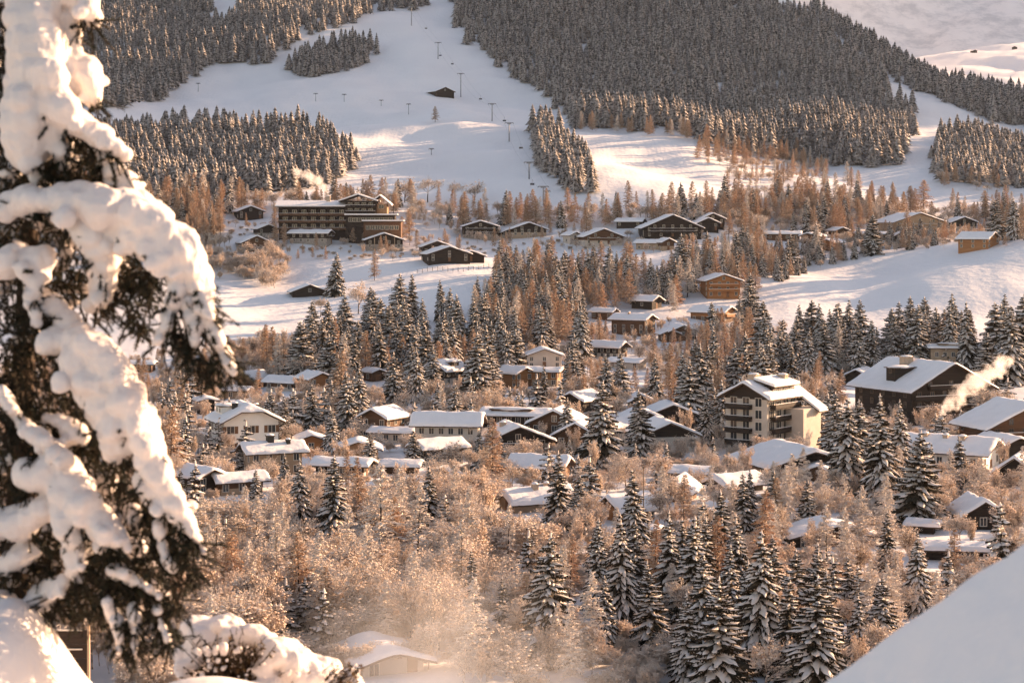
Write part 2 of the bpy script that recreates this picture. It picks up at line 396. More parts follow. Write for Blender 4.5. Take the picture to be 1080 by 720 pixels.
def house(ref, label, px, pyb, w, l, he, pitch, yaw, low, up, split=.45, nst=2, nwin=3, bal=(), chim=(), side=2, ov=1.1, snow=.5,
          hip=0, frame='frame', shut=None, cat='house', name='chalet', gaps=0, dormer=None, brace=False, dshift=0, door=True, wsize=(1.0,1.25), bare_front=True, truss=False, backwin=False):
    x0, d, z0 = hit(px, pyb)
    if dshift: d += dshift; x0 = (px-CX)/F*d; z0 = float(T(x0, d))
    s = d/F
    w, l, he = w*s, l*s, he*s*(.86 if d > 650 else 1.04)
    o = link(name, None); o.location = (x0, d, z0); o.rotation_euler = (0, 0, R(yaw))
    tag(o, label, cat)
    big = max(w, l)
    tp = math.tan(R(pitch)); hr = he + w/2*tp
    X, Y = w/2, l/2; zs = he*split
    HOUSES.append(dict(ref=ref, x=x0, y=d, z=z0, r=.5*math.hypot(w, l)+1.0, top=z0+hr, w=w, l=l, yaw=yaw, root=o, guard=bare_front))
    # walls: a masonry lower storey and a boarded upper part with the gable triangles
    if split > 0:
        mb = MB(); mb.box(-X, X, -Y, Y, -3.0, zs); mb.build('lower_wall', M[low], o)
    if split < 1:
        mb = MB(); e = .06; zb = zs if split > 0 else -3.0
        v = [(-X-e,-Y-e,zb),(X+e,-Y-e,zb),(X+e,-Y-e,he),(0,-Y-e,hr),(-X-e,-Y-e,he)]
        v += [(a,-b,c) for a, b, c in v]
        mb.add(v, [(0,1,2,3,4),(9,8,7,6,5),(1,6,7,2),(0,4,9,5),(0,5,6,1),(2,7,8,3),(3,8,9,4)], 0)
        mb.build('upper_wall', M[up], o)
    else:
        mb = MB(); v = [(-X,-Y,he),(X,-Y,he),(0,-Y,hr)]; v += [(a,-b,c) for a, b, c in v]
        mb.add(v, [(0,1,2),(5,4,3),(0,3,4,1),(1,4,5,2),(2,5,3,0)]); mb.build('gable_wall', M[up], o)
    # roof
    ovg = ov*1.15; ze = he - ov*tp + .10; zr = hr + .10
    v, fs = roof_surface(X+ov, -Y-ovg, Y+ovg, ze, zr, hip, 0)
    mb = MB(); slab(mb, v, fs, .22)
    roof = mb.build('roof', M['fascia'], o)
    soft_snow(X+ov+.05, -Y-ovg-.05, Y+ovg+.05, ze+.22, zr+.22, hip, snow, hash((px, pyb)) & 0xffff, roof, step=max(.8, big/22))
    # purlins under the gable overhang
    if truss:
        mb = MB()
        for f in (-.8, -.4, 0, .4, .8):
            zz = zr - (zr-ze)*abs(f) - .28; mb.box(f*X-.12, f*X+.12, -Y-ovg+.15, -Y-e_, zz, zz+.24)
        mb.build('purlin', M['fascia'], o)
    fm = M[frame]; sh = M[shut] if shut else None
    # windows by storeys on the gable front
    hs = he/max(nst, 1); ww, wh = wsize
    yf = -Y-.06 if split < 1 else -Y
    tot = nst + (1 if w*tp/2 > 2.3 else 0)
    for k in range(tot):
        zc = hs*k + hs*.52
        half = X-.7 if zc+wh/2 < he else max(0, (hr-zc-wh/2)/tp-.6)
        n = nwin if half > X*.65 else max(1, int(nwin*half/X))
        if half < .8: continue
        yy = yf if zc-wh/2 >= zs-.1 else -Y
        for i in range(n):
            xc = 0 if n == 1 else -half*.86 + 2*half*.86*i/(n-1)
            if door and k == 0 and i == n//2:
                mb = MB(); mb.box(xc-.55, xc+.55, -Y-.08, -Y+.02, -.3, 2.0); mb.build('door', M['shutter'], o); continue
            window(o, (xc, yy, zc), 'f', ww, wh, fm, sh if n*ww*2 < 2*half else None)
    # and on both long sides
    for ax, sx in (('l', -X-(.06 if split < 1 else 0)), ('r', X+(.06 if split < 1 else 0))):
        for k in range(nst):
            zc = hs*k+hs*.52
            if zc+wh/2 > he-.25 or not side: continue
            for i in range(side):
                yc = -Y*.78+2*Y*.78*(i/(side-1) if side > 1 else .5)
                window(o, (math.copysign(X, sx) if zc < zs else sx, yc, zc), ax, ww, wh, fm)
    for bz, f in bal:
        z = hs*bz; lim = X*f if z+1 < he else min(X*f, (hr-z-.8)/tp)
        balcony(o, -lim, lim, yf, z, 1.15, M[up] if up != 'plaster' else M['wood'])
    for fx, fy, hh, ww_, mm in chim:
        x = fx*X; zb = zr-(zr-ze)*abs(fx)/(1+ov/X); chimney(o, x, fy*Y, zb-.1, hh, ww_, M[mm])
    if dormer:
        for sd, fy, dw, dh, dm in dormer:
            # flat-topped dormer on slope sd
            xa = sd*X*.35; xb = sd*X*.88; zt = zr-(zr-ze)*.30 + dh*.3; zb = ze
            mb = MB(); mb.box(min(xa, xb), max(xa, xb), fy*Y-dw/2, fy*Y+dw/2, zb+.5, zt); p = mb.build('dormer', M[dm], o)
            mb = MB(); mb.box(min(xa, xb)-.5, max(xa, xb)+.5, fy*Y-dw/2-.4, fy*Y+dw/2+.4, zt+.002, zt+.2); mb.build('dormer_roof', M['fascia'], p)
            mb = MB(); mb.ball(((xa+xb)/2, fy*Y, zt+.2), (abs(xb-xa)/2+.75, dw/2+.65, .45), seg=16, rings=6); mb.build('snow_cap', M['roof_snow'], p, True)
            n = max(1, int(dw/2))
            for i in range(n):
                window(p, (xb, fy*Y-dw/2+dw*(i+.5)/n, zt-.75), 'r' if sd > 0 else 'l', .9, .8, fm)
    if brace:
        for a in (-X*.55, X*.55):
            mb = MB(); mb.box(a-.16, a+.16, -Y-ovg+.2, -Y-ovg+.5, -1, hr-abs(a)*tp-.05); mb.build('gable_post', M['plaster_tan'], o)
    return o
e_ = .08
H = house
# far row under the pistes
H('long dark chalet under the hotel', 'long dark wooden chalet with white roof just below the terraced hotel', 328,257, 15,42,11,20,72, 'stone','wood_dark', nst=2, nwin=2, side=5, bal=((1,.9),))
H('gabled chalet beside the hotel', 'dark wide gabled chalet with pale front posts beside the hotel terraces', 404,262, 38,40,9,19,8,'stone','wood_dark', nst=2,nwin=4, brace=True)
H('snowed-in hay hut', 'low dark hay hut alone in the upper snow field beside a spruce', 325,311, 36,34,4,21,12,'wood_dark','wood_dark', split=0, nst=1,nwin=0, side=0, door=False, cat='hut', name='hay_hut', snow=.35)
H('stepped dark chalet with two roofs', 'front dark chalet of the stepped trio above the fenced snow field', 470,275, 44,38,8,18,14,'wood_dark','wood_dark', split=0, nst=2,nwin=3, side=2)
H('rear dark chalet of the trio', 'rear dark chalet of the stepped trio above the fenced snow field', 459,268, 30,30,9,20,10,'wood_dark','wood_dark', split=0, nst=1,nwin=2, side=1)
H('low annex of the dark trio', 'small low dark annex at the end of the stepped trio of chalets', 494,275, 28,26,5,20,14,'wood_dark','wood_dark', split=0, nst=1,nwin=1, side=0)
H('dark chalet with three balconies', 'dark chalet with balcony rows at the foot of the larches, beside the broad low chalet', 506,251, 36,34,13,17,4,'stone','wood_dark', split=.3, nst=3,nwin=4, bal=((1,.9),(2,.9)))
H('broad low chalet', 'broad low dark chalet with a lower wing under the drag lift', 556,249, 36,34,7,20,6,'plaster_tan','wood_dark', split=.5, nst=2,nwin=5)
H('wing of the low chalet', 'low wing with a slanting white roof beside the broad low chalet', 538,249, 22,26,4,22,10,'stone','wood_dark', nst=1,nwin=2, side=0)
H('small cream cottage', 'small cream cottage with a lit gable between two dark chalets', 603,255, 13,14,8,24,30,'plaster','plaster', nst=2,nwin=1, side=1)
H('brown chalet with cream ground floor', 'brown chalet with a long left roof and cream ground floor', 633,258, 40,34,8,21,10,'plaster','wood', split=.5, nst=2,nwin=4, bal=((1,.8),))
H('white-roofed shed behind larches', 'low dark shed with a plain white roof at the edge of the larch belt', 665,240, 14,26,6,20,70,'wood_dark','wood_dark', split=0,nst=1,nwin=1,side=2)
H('huge dark gabled chalet', 'huge black timber chalet with a very wide gable in the upper row', 706,249, 60,46,10,23,4,'wood_dark','wood_dark', split=0, nst=3,nwin=5, bal=((1,.85),(2,.8)), ov=1.6)
H('twin-roofed dark chalet', 'small twin-roofed dark chalet beside the huge black one', 744,243, 22,24,8,24,8,'wood_dark','wood_dark', split=0,nst=2,nwin=2)
H('dark rear twin chalet', 'dark chalet peeping out behind the small twin-roofed one', 750,239, 24,22,9,24,4,'wood_dark','wood_dark', split=0,nst=2,nwin=2)
H('pale cottage with white roofs', 'pale cottage with a flat white roof below the huge black chalet', 688,263, 12,32,7,22,62,'plaster_tan','plaster_tan', nst=2,nwin=1,side=3)
H('tan cottage below the black chalet', 'tan cottage with a narrow lit gable below the huge black chalet', 702,264, 13,14,9,26,20,'plaster_tan','wood', nst=2,nwin=1,side=1)
H('apartment house with a flat gable', 'wide beige apartment house with a flat gable and balcony grid above the right snow field', 959,246, 58,50,12,18,14,'plaster_tan','plaster_tan', split=1, nst=3,nwin=6, bal=((1,.85),(2,.85)), cat='apartment house', name='apartment_house')
H('dark gable behind the orange hut', 'dark chalet with a small gable behind the bright orange house', 1013,243, 26,26,9,21,4,'stone','wood_dark', nst=2,nwin=3)
H('bright orange house', 'bright orange timber house with a sunlit gable at the top of the right field', 1032,262, 24,34,12,27,48,'wood_orange','wood_orange', split=0, nst=2,nwin=2,side=3)
H('low orange house', 'low orange brown house with sloping white roof in the woods above the right field', 878,263, 12,20,8,24,-40,'wood','wood_orange', nst=1,nwin=1,side=2)
H('reddish row house', 'reddish low house with a thin white roof above the clump of snowy firs', 857,256, 16,24,8,18,-30,'wood','wood', nst=1,nwin=2,side=2)
H('brown cabin above firs', 'small brown cabin beside the reddish low house above the firs', 884,250, 14,16,7,20,20,'wood','wood', nst=1,nwin=1,side=1)
H('flat white-roofed house', 'long house under a flat white roof below the beige apartment house', 918,253, 14,36,6,12,80,'plaster_tan','wood', nst=1,nwin=1,side=5)
H('pale long house by larches', 'long pale house with a white roof at the upper edge of the fir clump', 826,254, 14,34,7,15,80,'wood','wood', nst=1,nwin=1,side=4)
H('small cottage under apartments', 'tiny gabled cottage between flat white roof and beige apartment house', 949,255, 11,12,7,28,0,'plaster_tan','wood_dark', nst=1,nwin=1,side=1)
H('dark chalet in the larches', 'dark chalet half hidden among orange larches beside the hotel', 280,250, 20,26,9,22,20,'stone','wood_dark', nst=2,nwin=2)
H('uppermost larch chalet', 'dark chalet with a thin white roof high in the larches uphill of the hotel', 262,231, 26,28,8,21,18,'wood_dark','wood_dark', split=0,nst=2,nwin=2)
H('overgrown brown chalet', 'brown chalet with a long slanting roof among frosted shrubs', 268,262, 30,30,6,24,18,'wood','wood', nst=1,nwin=2)
# upper slope
H('orange balcony chalet', 'three storey orange chalet with two long balconies and a flat gable', 759,313, 35,34,19,19,8,'wood_orange','wood_orange', split=.30, nst=3,nwin=4, bal=((1,.95),(2,.9)), ov=1.3)
H('chalet under the orange one', 'chalet with a wide white roof just under the three storey orange one', 752,338, 24,40,10,23,52,'wood','wood_orange', nst=2,nwin=2,side=4,bal=((1,.8),))
H('dark barn with white roof', 'dark barn with a plain white roof in the gully of shrubs', 682,325, 17,26,9,25,50,'wood_dark','wood_dark', split=0,nst=1,nwin=1,side=1)
H('little brown shed', 'little brown shed under a white roof among dark spruces', 637,337, 14,22,8,20,64,'wood','wood', nst=1,nwin=1,side=2)
H('tall brown chalet', 'tall brown chalet with sunlit wall and dark gable end', 668,352, 22,40,17,22,56,'wood','wood', split=.3, nst=3,nwin=2,side=4, chim=((-.2,.2,1.2,.9,'chimney'),))
H('double-gabled brown chalet', 'brown chalet with a wide front gable above frosted orange trees', 717,358, 28,28,10,22,10,'wood','wood', nst=2,nwin=3)
H('small front gable of brown chalet', 'small porch house with its own white gable beside a wide brown chalet', 705,360, 18,16,9,22,10,'wood','wood', nst=1,nwin=2)
H('white-roofed chalet on the slope', 'chalet with broad white roof and long veranda above the village spruces', 640,377, 20,38,11,24,58,'plaster','wood_dark', nst=2,nwin=2,side=5)
H('low garage roof', 'low garage under a white roof below the broad veranda chalet', 662,388, 18,34,6,16,58,'plaster','plaster', nst=1,nwin=1,side=2,door=False)
# row along the upper village edge
H('mansard house with rounded roof', 'house with a rounded white mansard roof and dark balcony end', 470,404, 30,34,14,30,-38,'plaster','wood_dark', nst=2,nwin=3,side=3,hip=.45,bal=((1,.8),), dormer=((1,0,3.2,2.2,'wood_dark'),))
H('small hut among tall spruces', 'small hut with a snow hood between tall spruces', 393,402, 12,16,9,20,40,'wood','wood', nst=1,nwin=1,side=1)
H('orange gable cottage', 'cottage with a glowing orange gable between two dark spruces', 543,408, 22,30,14,24,40,'wood_orange','wood_orange', split=.3, nst=2,nwin=2,side=2)
H('flat orange house', 'orange house with a flat white roof behind a snowy young spruce', 574,406, 18,34,14,14,70,'plaster_tan','wood_orange', nst=2,nwin=2,side=4)
H('grey gabled house', 'grey house with a shallow front gable above the flat orange one', 573,387, 36,26,12,20,4,'plaster','plaster', nst=2,nwin=3)
H('brown house behind larches', 'brown house with an orange gable half hidden by frosted larches', 332,412, 24,28,13,23,32,'wood_orange','wood_orange', nst=2,nwin=2,side=2)
H('white-roofed house in frosted trees', 'house with a long white roof among frosted trees above the villa', 300,412, 18,34,9,24,60,'plaster','wood', nst=1,nwin=2,side=3)
H('brown barn gable', 'barn with a brown gable turned aside, above the white villa', 267,408, 20,26,9,30,-32,'wood','wood', split=0,nst=1,nwin=1,side=1,cat='barn',name='barn')
H('flat shed above the villa', 'flat shed with a thick white roof directly above the white villa', 246,420, 16,30,8,14,78,'plaster_tan','plaster_tan', nst=1,nwin=1,side=3,cat='shed',name='shed')
H('dark cube hut', 'small dark hut with a thick snow cap behind the villa', 217,436, 15,16,13,14,20,'wood_dark','wood_dark', split=0,nst=1,nwin=1,side=1,cat='hut',name='hut')
H('long barn behind the near spruce', 'long flat brown barn at the lower edge of the snow field', 145,392, 14,34,7,14,82,'wood','wood', split=0,nst=1,nwin=0,side=3,cat='barn',name='barn')
# village
H('white villa', 'cream villa with half hipped white roof, dormers and a gabled front', 258,477, 58,56,34,27,22,'plaster_white','plaster_white', split=1, nst=2,nwin=3,side=4, hip=.34, shut='shutter', cat='villa', name='villa', chim=((-.42,-.25,1.6,1.1,'chimney_dark'),(.55,.5,1.2,.9,'chimney_dark')), ov=1.2, wsize=(1.5,1.5), dormer=((-1,.35,5,2.4,'plaster_white'),))
H('tan house with two chimneys', 'tan house with a broad white roof and two dark chimneys below the villa', 287,500, 30,56,24,24,-66,'plaster_tan','plaster_tan', split=1, nst=2,nwin=2,side=4, chim=((.1,-.1,1.7,1.5,'chimney_dark'),(.45,.55,1.3,.9,'chimney_dark')))
H('long white roof house', 'dark walled house with a long sloping white roof beside the near spruce', 211,520, 30,40,18,24,42,'wood_dark','wood_dark', split=0,nst=2,nwin=2,side=3)
H('little gabled house below villa', 'little house with a wooden gable end and a long white roof below the villa', 252,520, 18,46,14,26,-62,'plaster_tan','wood', nst=1,nwin=1,side=3)
H('small orange gable cottage', 'small cottage with a plain orange gable and one dark window', 327,476, 24,24,12,20,12,'wood_orange','wood_orange', split=0, nst=1,nwin=1,side=1,door=False)
H('gabled chalet with orange beams', 'chalet with an orange shaded gable and stacked white roofs', 404,460, 30,36,20,27,-28,'plaster_tan','wood', nst=2,nwin=2,side=3)
H('low front roof house', 'low plaster house with a flat white roof below the stacked roofs', 415,466, 18,40,10,14,76,'plaster','plaster', nst=1,nwin=1,side=4)
H('long plaster house', 'long plaster house under one huge pale roof in the village middle', 473,474, 34,66,26,30,83,'plaster','plaster', split=1,nst=2,nwin=2,side=6,ov=1.0)
H('dark chalet with snow pillow', 'dark chalet with a thick smooth white roof and open ground floor', 462,489, 26,46,17,24,-58,'plaster','wood_dark', split=.3, nst=2,nwin=2,side=4,bal=((1,.7),))
H('tan gable behind low roofs', 'house showing only a low tan gable behind two flat white roofs', 378,484, 40,32,11,20,4,'plaster_tan','wood_tan', nst=1,nwin=2)
H('long low white roof', 'long low house under a wide white roof behind two young spruces', 362,502, 24,52,12,18,78,'plaster','wood_dark', nst=1,nwin=1,side=5)
H('blue-white roof annex', 'annex with a smooth bluish white roof beside the long low house', 424,499, 20,32,8,16,80,'wood','wood', nst=1,nwin=1,side=2)
H('clerestory house', 'dark house with a long flat white roof and a row of attic windows', 545,455, 34,64,17,15,78,'wood_dark','wood_dark', split=0,nst=2,nwin=2,side=6, dormer=((-1,.1,9,2.0,'wood'),))
H('tall brown gable house', 'big brown house with a broad shaded gable beside the clerestory house', 589,466, 52,40,20,26,-14,'wood','wood', split=0, nst=2,nwin=3)
H('second brown gable', 'brown gable house standing in front of the big brown one', 612,470, 44,36,12,28,-16,'wood','wood', split=0,nst=1,nwin=2)
H('chalet with a garage door', 'chalet with a wide snowy front gable, plaster walls and a garage', 540,476, 68,46,13,22,16,'plaster','wood_dark', split=.75, nst=2,nwin=4,bal=((1,.6),), chim=((-.3,0,1.4,1.2,'chimney'),), ov=1.3)
H('single-slope roof barn', 'barn with one big smooth white roof facing the valley', 570,504, 30,54,13,28,70,'plaster_tan','wood_orange', nst=1,nwin=2,side=3,cat='barn',name='barn')
H('small gable behind tall spruce', 'small dark gable under a deep white roof behind the tallest spruce', 613,432, 26,36,11,26,-34,'wood_dark','wood_dark', split=0,nst=1,nwin=1,side=1)
H('dark twin gable chalet', 'dark chalet with plain gable behind the black and cream one', 676,454, 34,32,14,24,4,'wood_dark','wood_dark', split=0,nst=1,nwin=2)
H('snow-hooded dark hut', 'dark hut hooded by a round drift of snow beside the tallest spruce', 651,458, 22,30,9,26,-46,'wood_dark','wood_dark', split=0,nst=1,nwin=1,side=1,cat='hut',name='hut')
H('dark gable up the lane', 'small dark gable up the lane from the black and cream chalet', 675,433, 22,20,10,27,6,'wood_dark','wood_dark', split=0,nst=1,nwin=1)
H('slanting roof behind chalet', 'dark house with a slanting white roof rising just behind the black and cream chalet', 706,452, 44,38,16,22,6,'wood_dark','wood_dark', split=0,nst=1,nwin=2)
H('black and cream chalet', 'chalet with black timber gable, three small lit windows and cream ground floor', 700,474, 54,48,17,23,10,'plaster','wood_dark', split=.86, nst=1,nwin=4, door=False, ov=1.4, wsize=(.9,1.2))
H('wide hall with low gable', 'wide hall with a very low white gable below the apartment block', 838,500, 86,80,14,17,16,'plaster_tan','wood_dark', split=.7, nst=1,nwin=5, ov=2.0, cat='hall', name='hall', snow=.7, brace=True)
H('roof with ladder supports', 'low house with a wide white roof leaning on timber struts', 775,517, 30,52,7,22,-52,'wood_dark','wood_dark', split=0,nst=1,nwin=1,side=3,snow=.8)
H('red-brown gable hut', 'small hut with a steep red brown gable and a deep snowy roof', 716,527, 26,44,11,36,-20,'wood_dark','wood', split=0, nst=1,nwin=1,side=1,snow=.6)
H('grey roof in the shrubs', 'low grey roofed house nearly swallowed by frosted shrubs', 728,506, 26,34,8,14,70,'plaster','wood', nst=1,nwin=1,side=2)
H('white roof with brick chimney', 'house with sunlit white roof and brick chimney among bare trees', 565,536, 40,66,9,24,-66,'plaster_tan','plaster_tan', split=1,nst=1,nwin=1,side=4, chim=((.25,-.1,1.5,1.1,'chimney'),(-.1,.4,1.2,.9,'chimney')),snow=.6)
H('white roof with pole', 'brown cottage with a steep sunlit white roof behind young spruces', 662,547, 36,42,12,31,-56,'wood','wood_orange', split=0,nst=1,nwin=2,side=2)
H('garden shed under bluish snow', 'garden shed under bluish snow between two young spruces', 676,566, 14,28,7,12,70,'wood_dark','wood_dark', split=0,nst=1,nwin=1,side=1,cat='shed',name='shed')
H('long dark barn', 'long dark barn with a low white roof half sunk in orange shrubs', 874,572, 86,50,9,14,6,'wood_dark','wood_dark', split=0,nst=1,nwin=3,cat='barn',name='barn',snow=.4)
H('black hut with a white window', 'black hut with one white window and a rounded snow roof', 1030,556, 40,40,16,30,6,'wood_dark','wood_dark', split=0,nst=1,nwin=1,side=1,door=False,cat='hut',name='hut',snow=.6)
H('flat shed by the snow bank', 'flat shed with a curved white roof below the black hut', 1006,590, 24,58,10,10,80,'wood_dark','wood_dark', split=0,nst=1,nwin=1,side=2,cat='shed',name='shed',snow=.6)
H('lean-to beside the black hut', 'small lean-to with dark opening beside the black hut', 974,562, 14,22,8,14,70,'wood_dark','wood_dark', split=0,nst=1,nwin=1,side=1,cat='shed',name='shed')
H('misty roof in the hollow', 'house in the misty hollow with a pale wide gable', 402,702, 66,80,11,16,22,'plaster','plaster', split=1,bare_front=False,nst=1,nwin=2,side=3,snow=.4)
# right village
H('big dark chalet', 'very big dark brown chalet with three balcony lines and a wide gable', 972,438, 100,96,30,27,26,'wood_dark','wood_dark', split=0, nst=3,nwin=6,side=5, bal=((1,.97),(2,.97),(3,.6)), ov=1.6, chim=((-.25,.2,2.4,2.6,'chimney'),), dormer=((-1,-.1,3.4,2.0,'wood_dark'),), frame='frame_dark', snow=.45)
H('small gable behind big chalet', 'small dark gabled house behind the very big chalet', 909,405, 26,30,8,26,-30,'wood_dark','wood_dark', split=0,nst=1,nwin=1,side=1)
H('two-tier modern house', 'tan modern house with two flat snow covered tiers among spruces', 1008,392, 26,54,24,8,84,'plaster_tan','plaster_tan', split=1,nst=2,nwin=2,side=6,ov=.9, dormer=((-1,0,11,3.0,'plaster_tan'),))
H('brown balcony house', 'brown house with long balconies and a slanting bluish roof at the village edge', 1072,478, 100,60,30,24,16,'wood','wood', split=0,nst=3,nwin=6,bal=((1,.95),(2,.95)),frame='frame_dark', ov=1.6)
H('white roof complex', 'wide plaster house with two snowy gables and chimneys, steam rising behind', 1000,492, 54,92,18,22,58,'plaster_white','plaster', split=1,nst=1,nwin=3,side=7,ov=1.4, chim=((-.3,-.4,1.3,1.6,'chimney'),(-.25,0,1.2,1.2,'chimney'),(-.2,.5,1.2,1.4,'chimney')),snow=.6)
H('front gable of the complex', 'gabled annex with an open dark front beside the wide plaster house', 1058,486, 52,50,14,24,20,'plaster_tan','wood_dark', nst=1,nwin=3,brace=True)
H('steep dark gable at the edge', 'dark hut with a steep white roof at the very edge of the village', 1074,510, 36,40,14,36,-24,'wood_dark','wood_dark', split=0,nst=1,nwin=1,side=1)
H('brown eave in the spruces', 'brown house showing a slanting eave behind tall spruces', 862,506, 34,30,8,22,-10,'wood','wood', split=0,nst=1,nwin=1)
H('piste hut', 'dark hut alone on the ski slope with a snow roof', 465,101, 21,20,4,22,28,'wood_dark','wood_dark', split=0,nst=1,nwin=0,side=0,door=False,cat='hut',name='hut',snow=.35)
H('far hill barn', 'tiny barn on the sunlit far hill', 1027,56, 5,5,1.6,24,20,'wood_dark','wood_dark', split=0,nst=1,nwin=0,side=0,door=False,cat='barn',name='barn',snow=.4, ov=.6)
H('second far hill barn', 'tiny pair barn higher on the sunlit far hill', 1070,52, 5,4,1.6,24,-10,'wood_dark','wood_dark', split=0,nst=1,nwin=0,side=0,door=False,cat='barn',name='barn',snow=.4, ov=.6)

def apartment_block():
    x0, d, z0 = hit(803, 478); s = d/F
    o = link('apartment_block', None); o.location = (x0, d, z0); o.rotation_euler = (0, 0, R(-38))
    tag(o, 'five storey cream apartment block with dark balconies and a stepped white roof', 'apartment block')
    w, l, he = 50*s, 62*s, 62*s
    X, Y = w/2, l/2; hs = he/5; tp = math.tan(R(27)); hr = he+X*tp
    HOUSES.append(dict(ref='five storey apartment block', x=x0, y=d, z=z0, r=.5*math.hypot(w, l)+2, top=z0+hr, w=w, l=l, yaw=-38, root=o))
    mb = MB(); mb.box(-X, X, -Y, Y, -3, he); mb.build('wall', M['plaster'], o)
    mb = MB(); v = [(-X-.05,-Y-.05,he-hs*.2),(X+.05,-Y-.05,he-hs*.2),(X+.05,-Y-.05,he),(0,-Y-.05,hr),(-X-.05,-Y-.05,he)]; v += [(a,-b,c) for a, b, c in v]
    mb.add(v, [(0,1,2,3,4),(9,8,7,6,5),(1,6,7,2),(0,4,9,5),(0,5,6,1),(2,7,8,3),(3,8,9,4)]); mb.build('gable_wall', M['wood_dark'], o)
    ov = 1.4; v, fs = roof_surface(X+ov, -Y-ov, Y+ov, he-ov*tp+.1, hr+.1, 0, 0); mb = MB(); slab(mb, v, fs, .25); rf = mb.build('roof', M['fascia'], o)
    soft_snow(X+ov+.05, -Y-ov, Y+ov, he-ov*tp+.35, hr+.35, 0, .55, 5, rf)
    # dormer storey along the right-hand slope
    p = MB(); p.box(X*.30, X*.92, -Y*.55, Y*.95, he-.5, hr-X*.30*tp+.4); dm = p.build('dormer', M['wood_dark'], o)
    v = [(X*.12,-Y*.65,hr-X*.10*tp+.9),(X*1.12,-Y*.65,he+1.9),(X*1.12,Y*1.05,he+1.9),(X*.12,Y*1.05,hr-X*.10*tp+.9)]
    mb = MB(); slab(mb, v, [(0,1,2,3)], .2); dr = mb.build('dormer_roof', M['fascia'], dm)
    mb = MB(); slab(mb, [(a*1.0, b*1.01, c+.205) for a, b, c in v], [(0,1,2,3)], .55); mb.build('snow_cover', M['roof_snow'], dr)
    for i in range(4): window(dm, (X*.92, -Y*.35+Y*1.1*i/3, he+.95), 'r', 1.6, 1.0, M['frame'])
    for k in range(5):
        zc = hs*k+hs*.55
        for i in range(3): window(o, (-X*.6+X*1.2*i/2, -Y-(.05 if k == 5 else 0), zc), 'f', 1.5, 1.7, M['frame'])
        for i in range(4): window(o, (X, -Y*.72+Y*1.44*i/3, zc), 'r', 2.0, 1.8, M['frame'], bars=2)
        if k:
            balcony(o, -X*.9, X*.30, -Y, hs*k, 1.3, M['wood_dark'])
            balcony(o, -Y*.80, Y*.92, X, hs*k, 1.4, M['wood_dark'], ax='r')
    for k in range(1, 5):
        for i in (0,): pass
    chimney(o, -X*.05, -Y*.45, hr-.3, 2.0, 2.0, M['chimney']); chimney(o, X*.5, Y*.75, hr-X*.5*tp, 2.6, 1.8, M['chimney'])
    # lower wing with a plain roof behind
    mb = MB(); mb.box(X+.02, X+w*.42, Y*.25, Y*1.45, -3, he*.78); wg = mb.build('wing', M['plaster'], o)
    v = [(X*.3,Y*.98+.02,hr-.6),(X+w*.55,Y*.98+.02,he*.70),(X+w*.55,Y*1.62,he*.70),(X*.3,Y*1.62,hr-.6)]
    mb = MB(); slab(mb, v, [(0,1,2,3)], .25); wr = mb.build('wing_roof', M['fascia'], wg)
    mb = MB(); slab(mb, [(a, b, c+.255) for a, b, c in v], [(0,1,2,3)], .5); mb.build('snow_cover', M['roof_snow'], wr)
apartment_block()

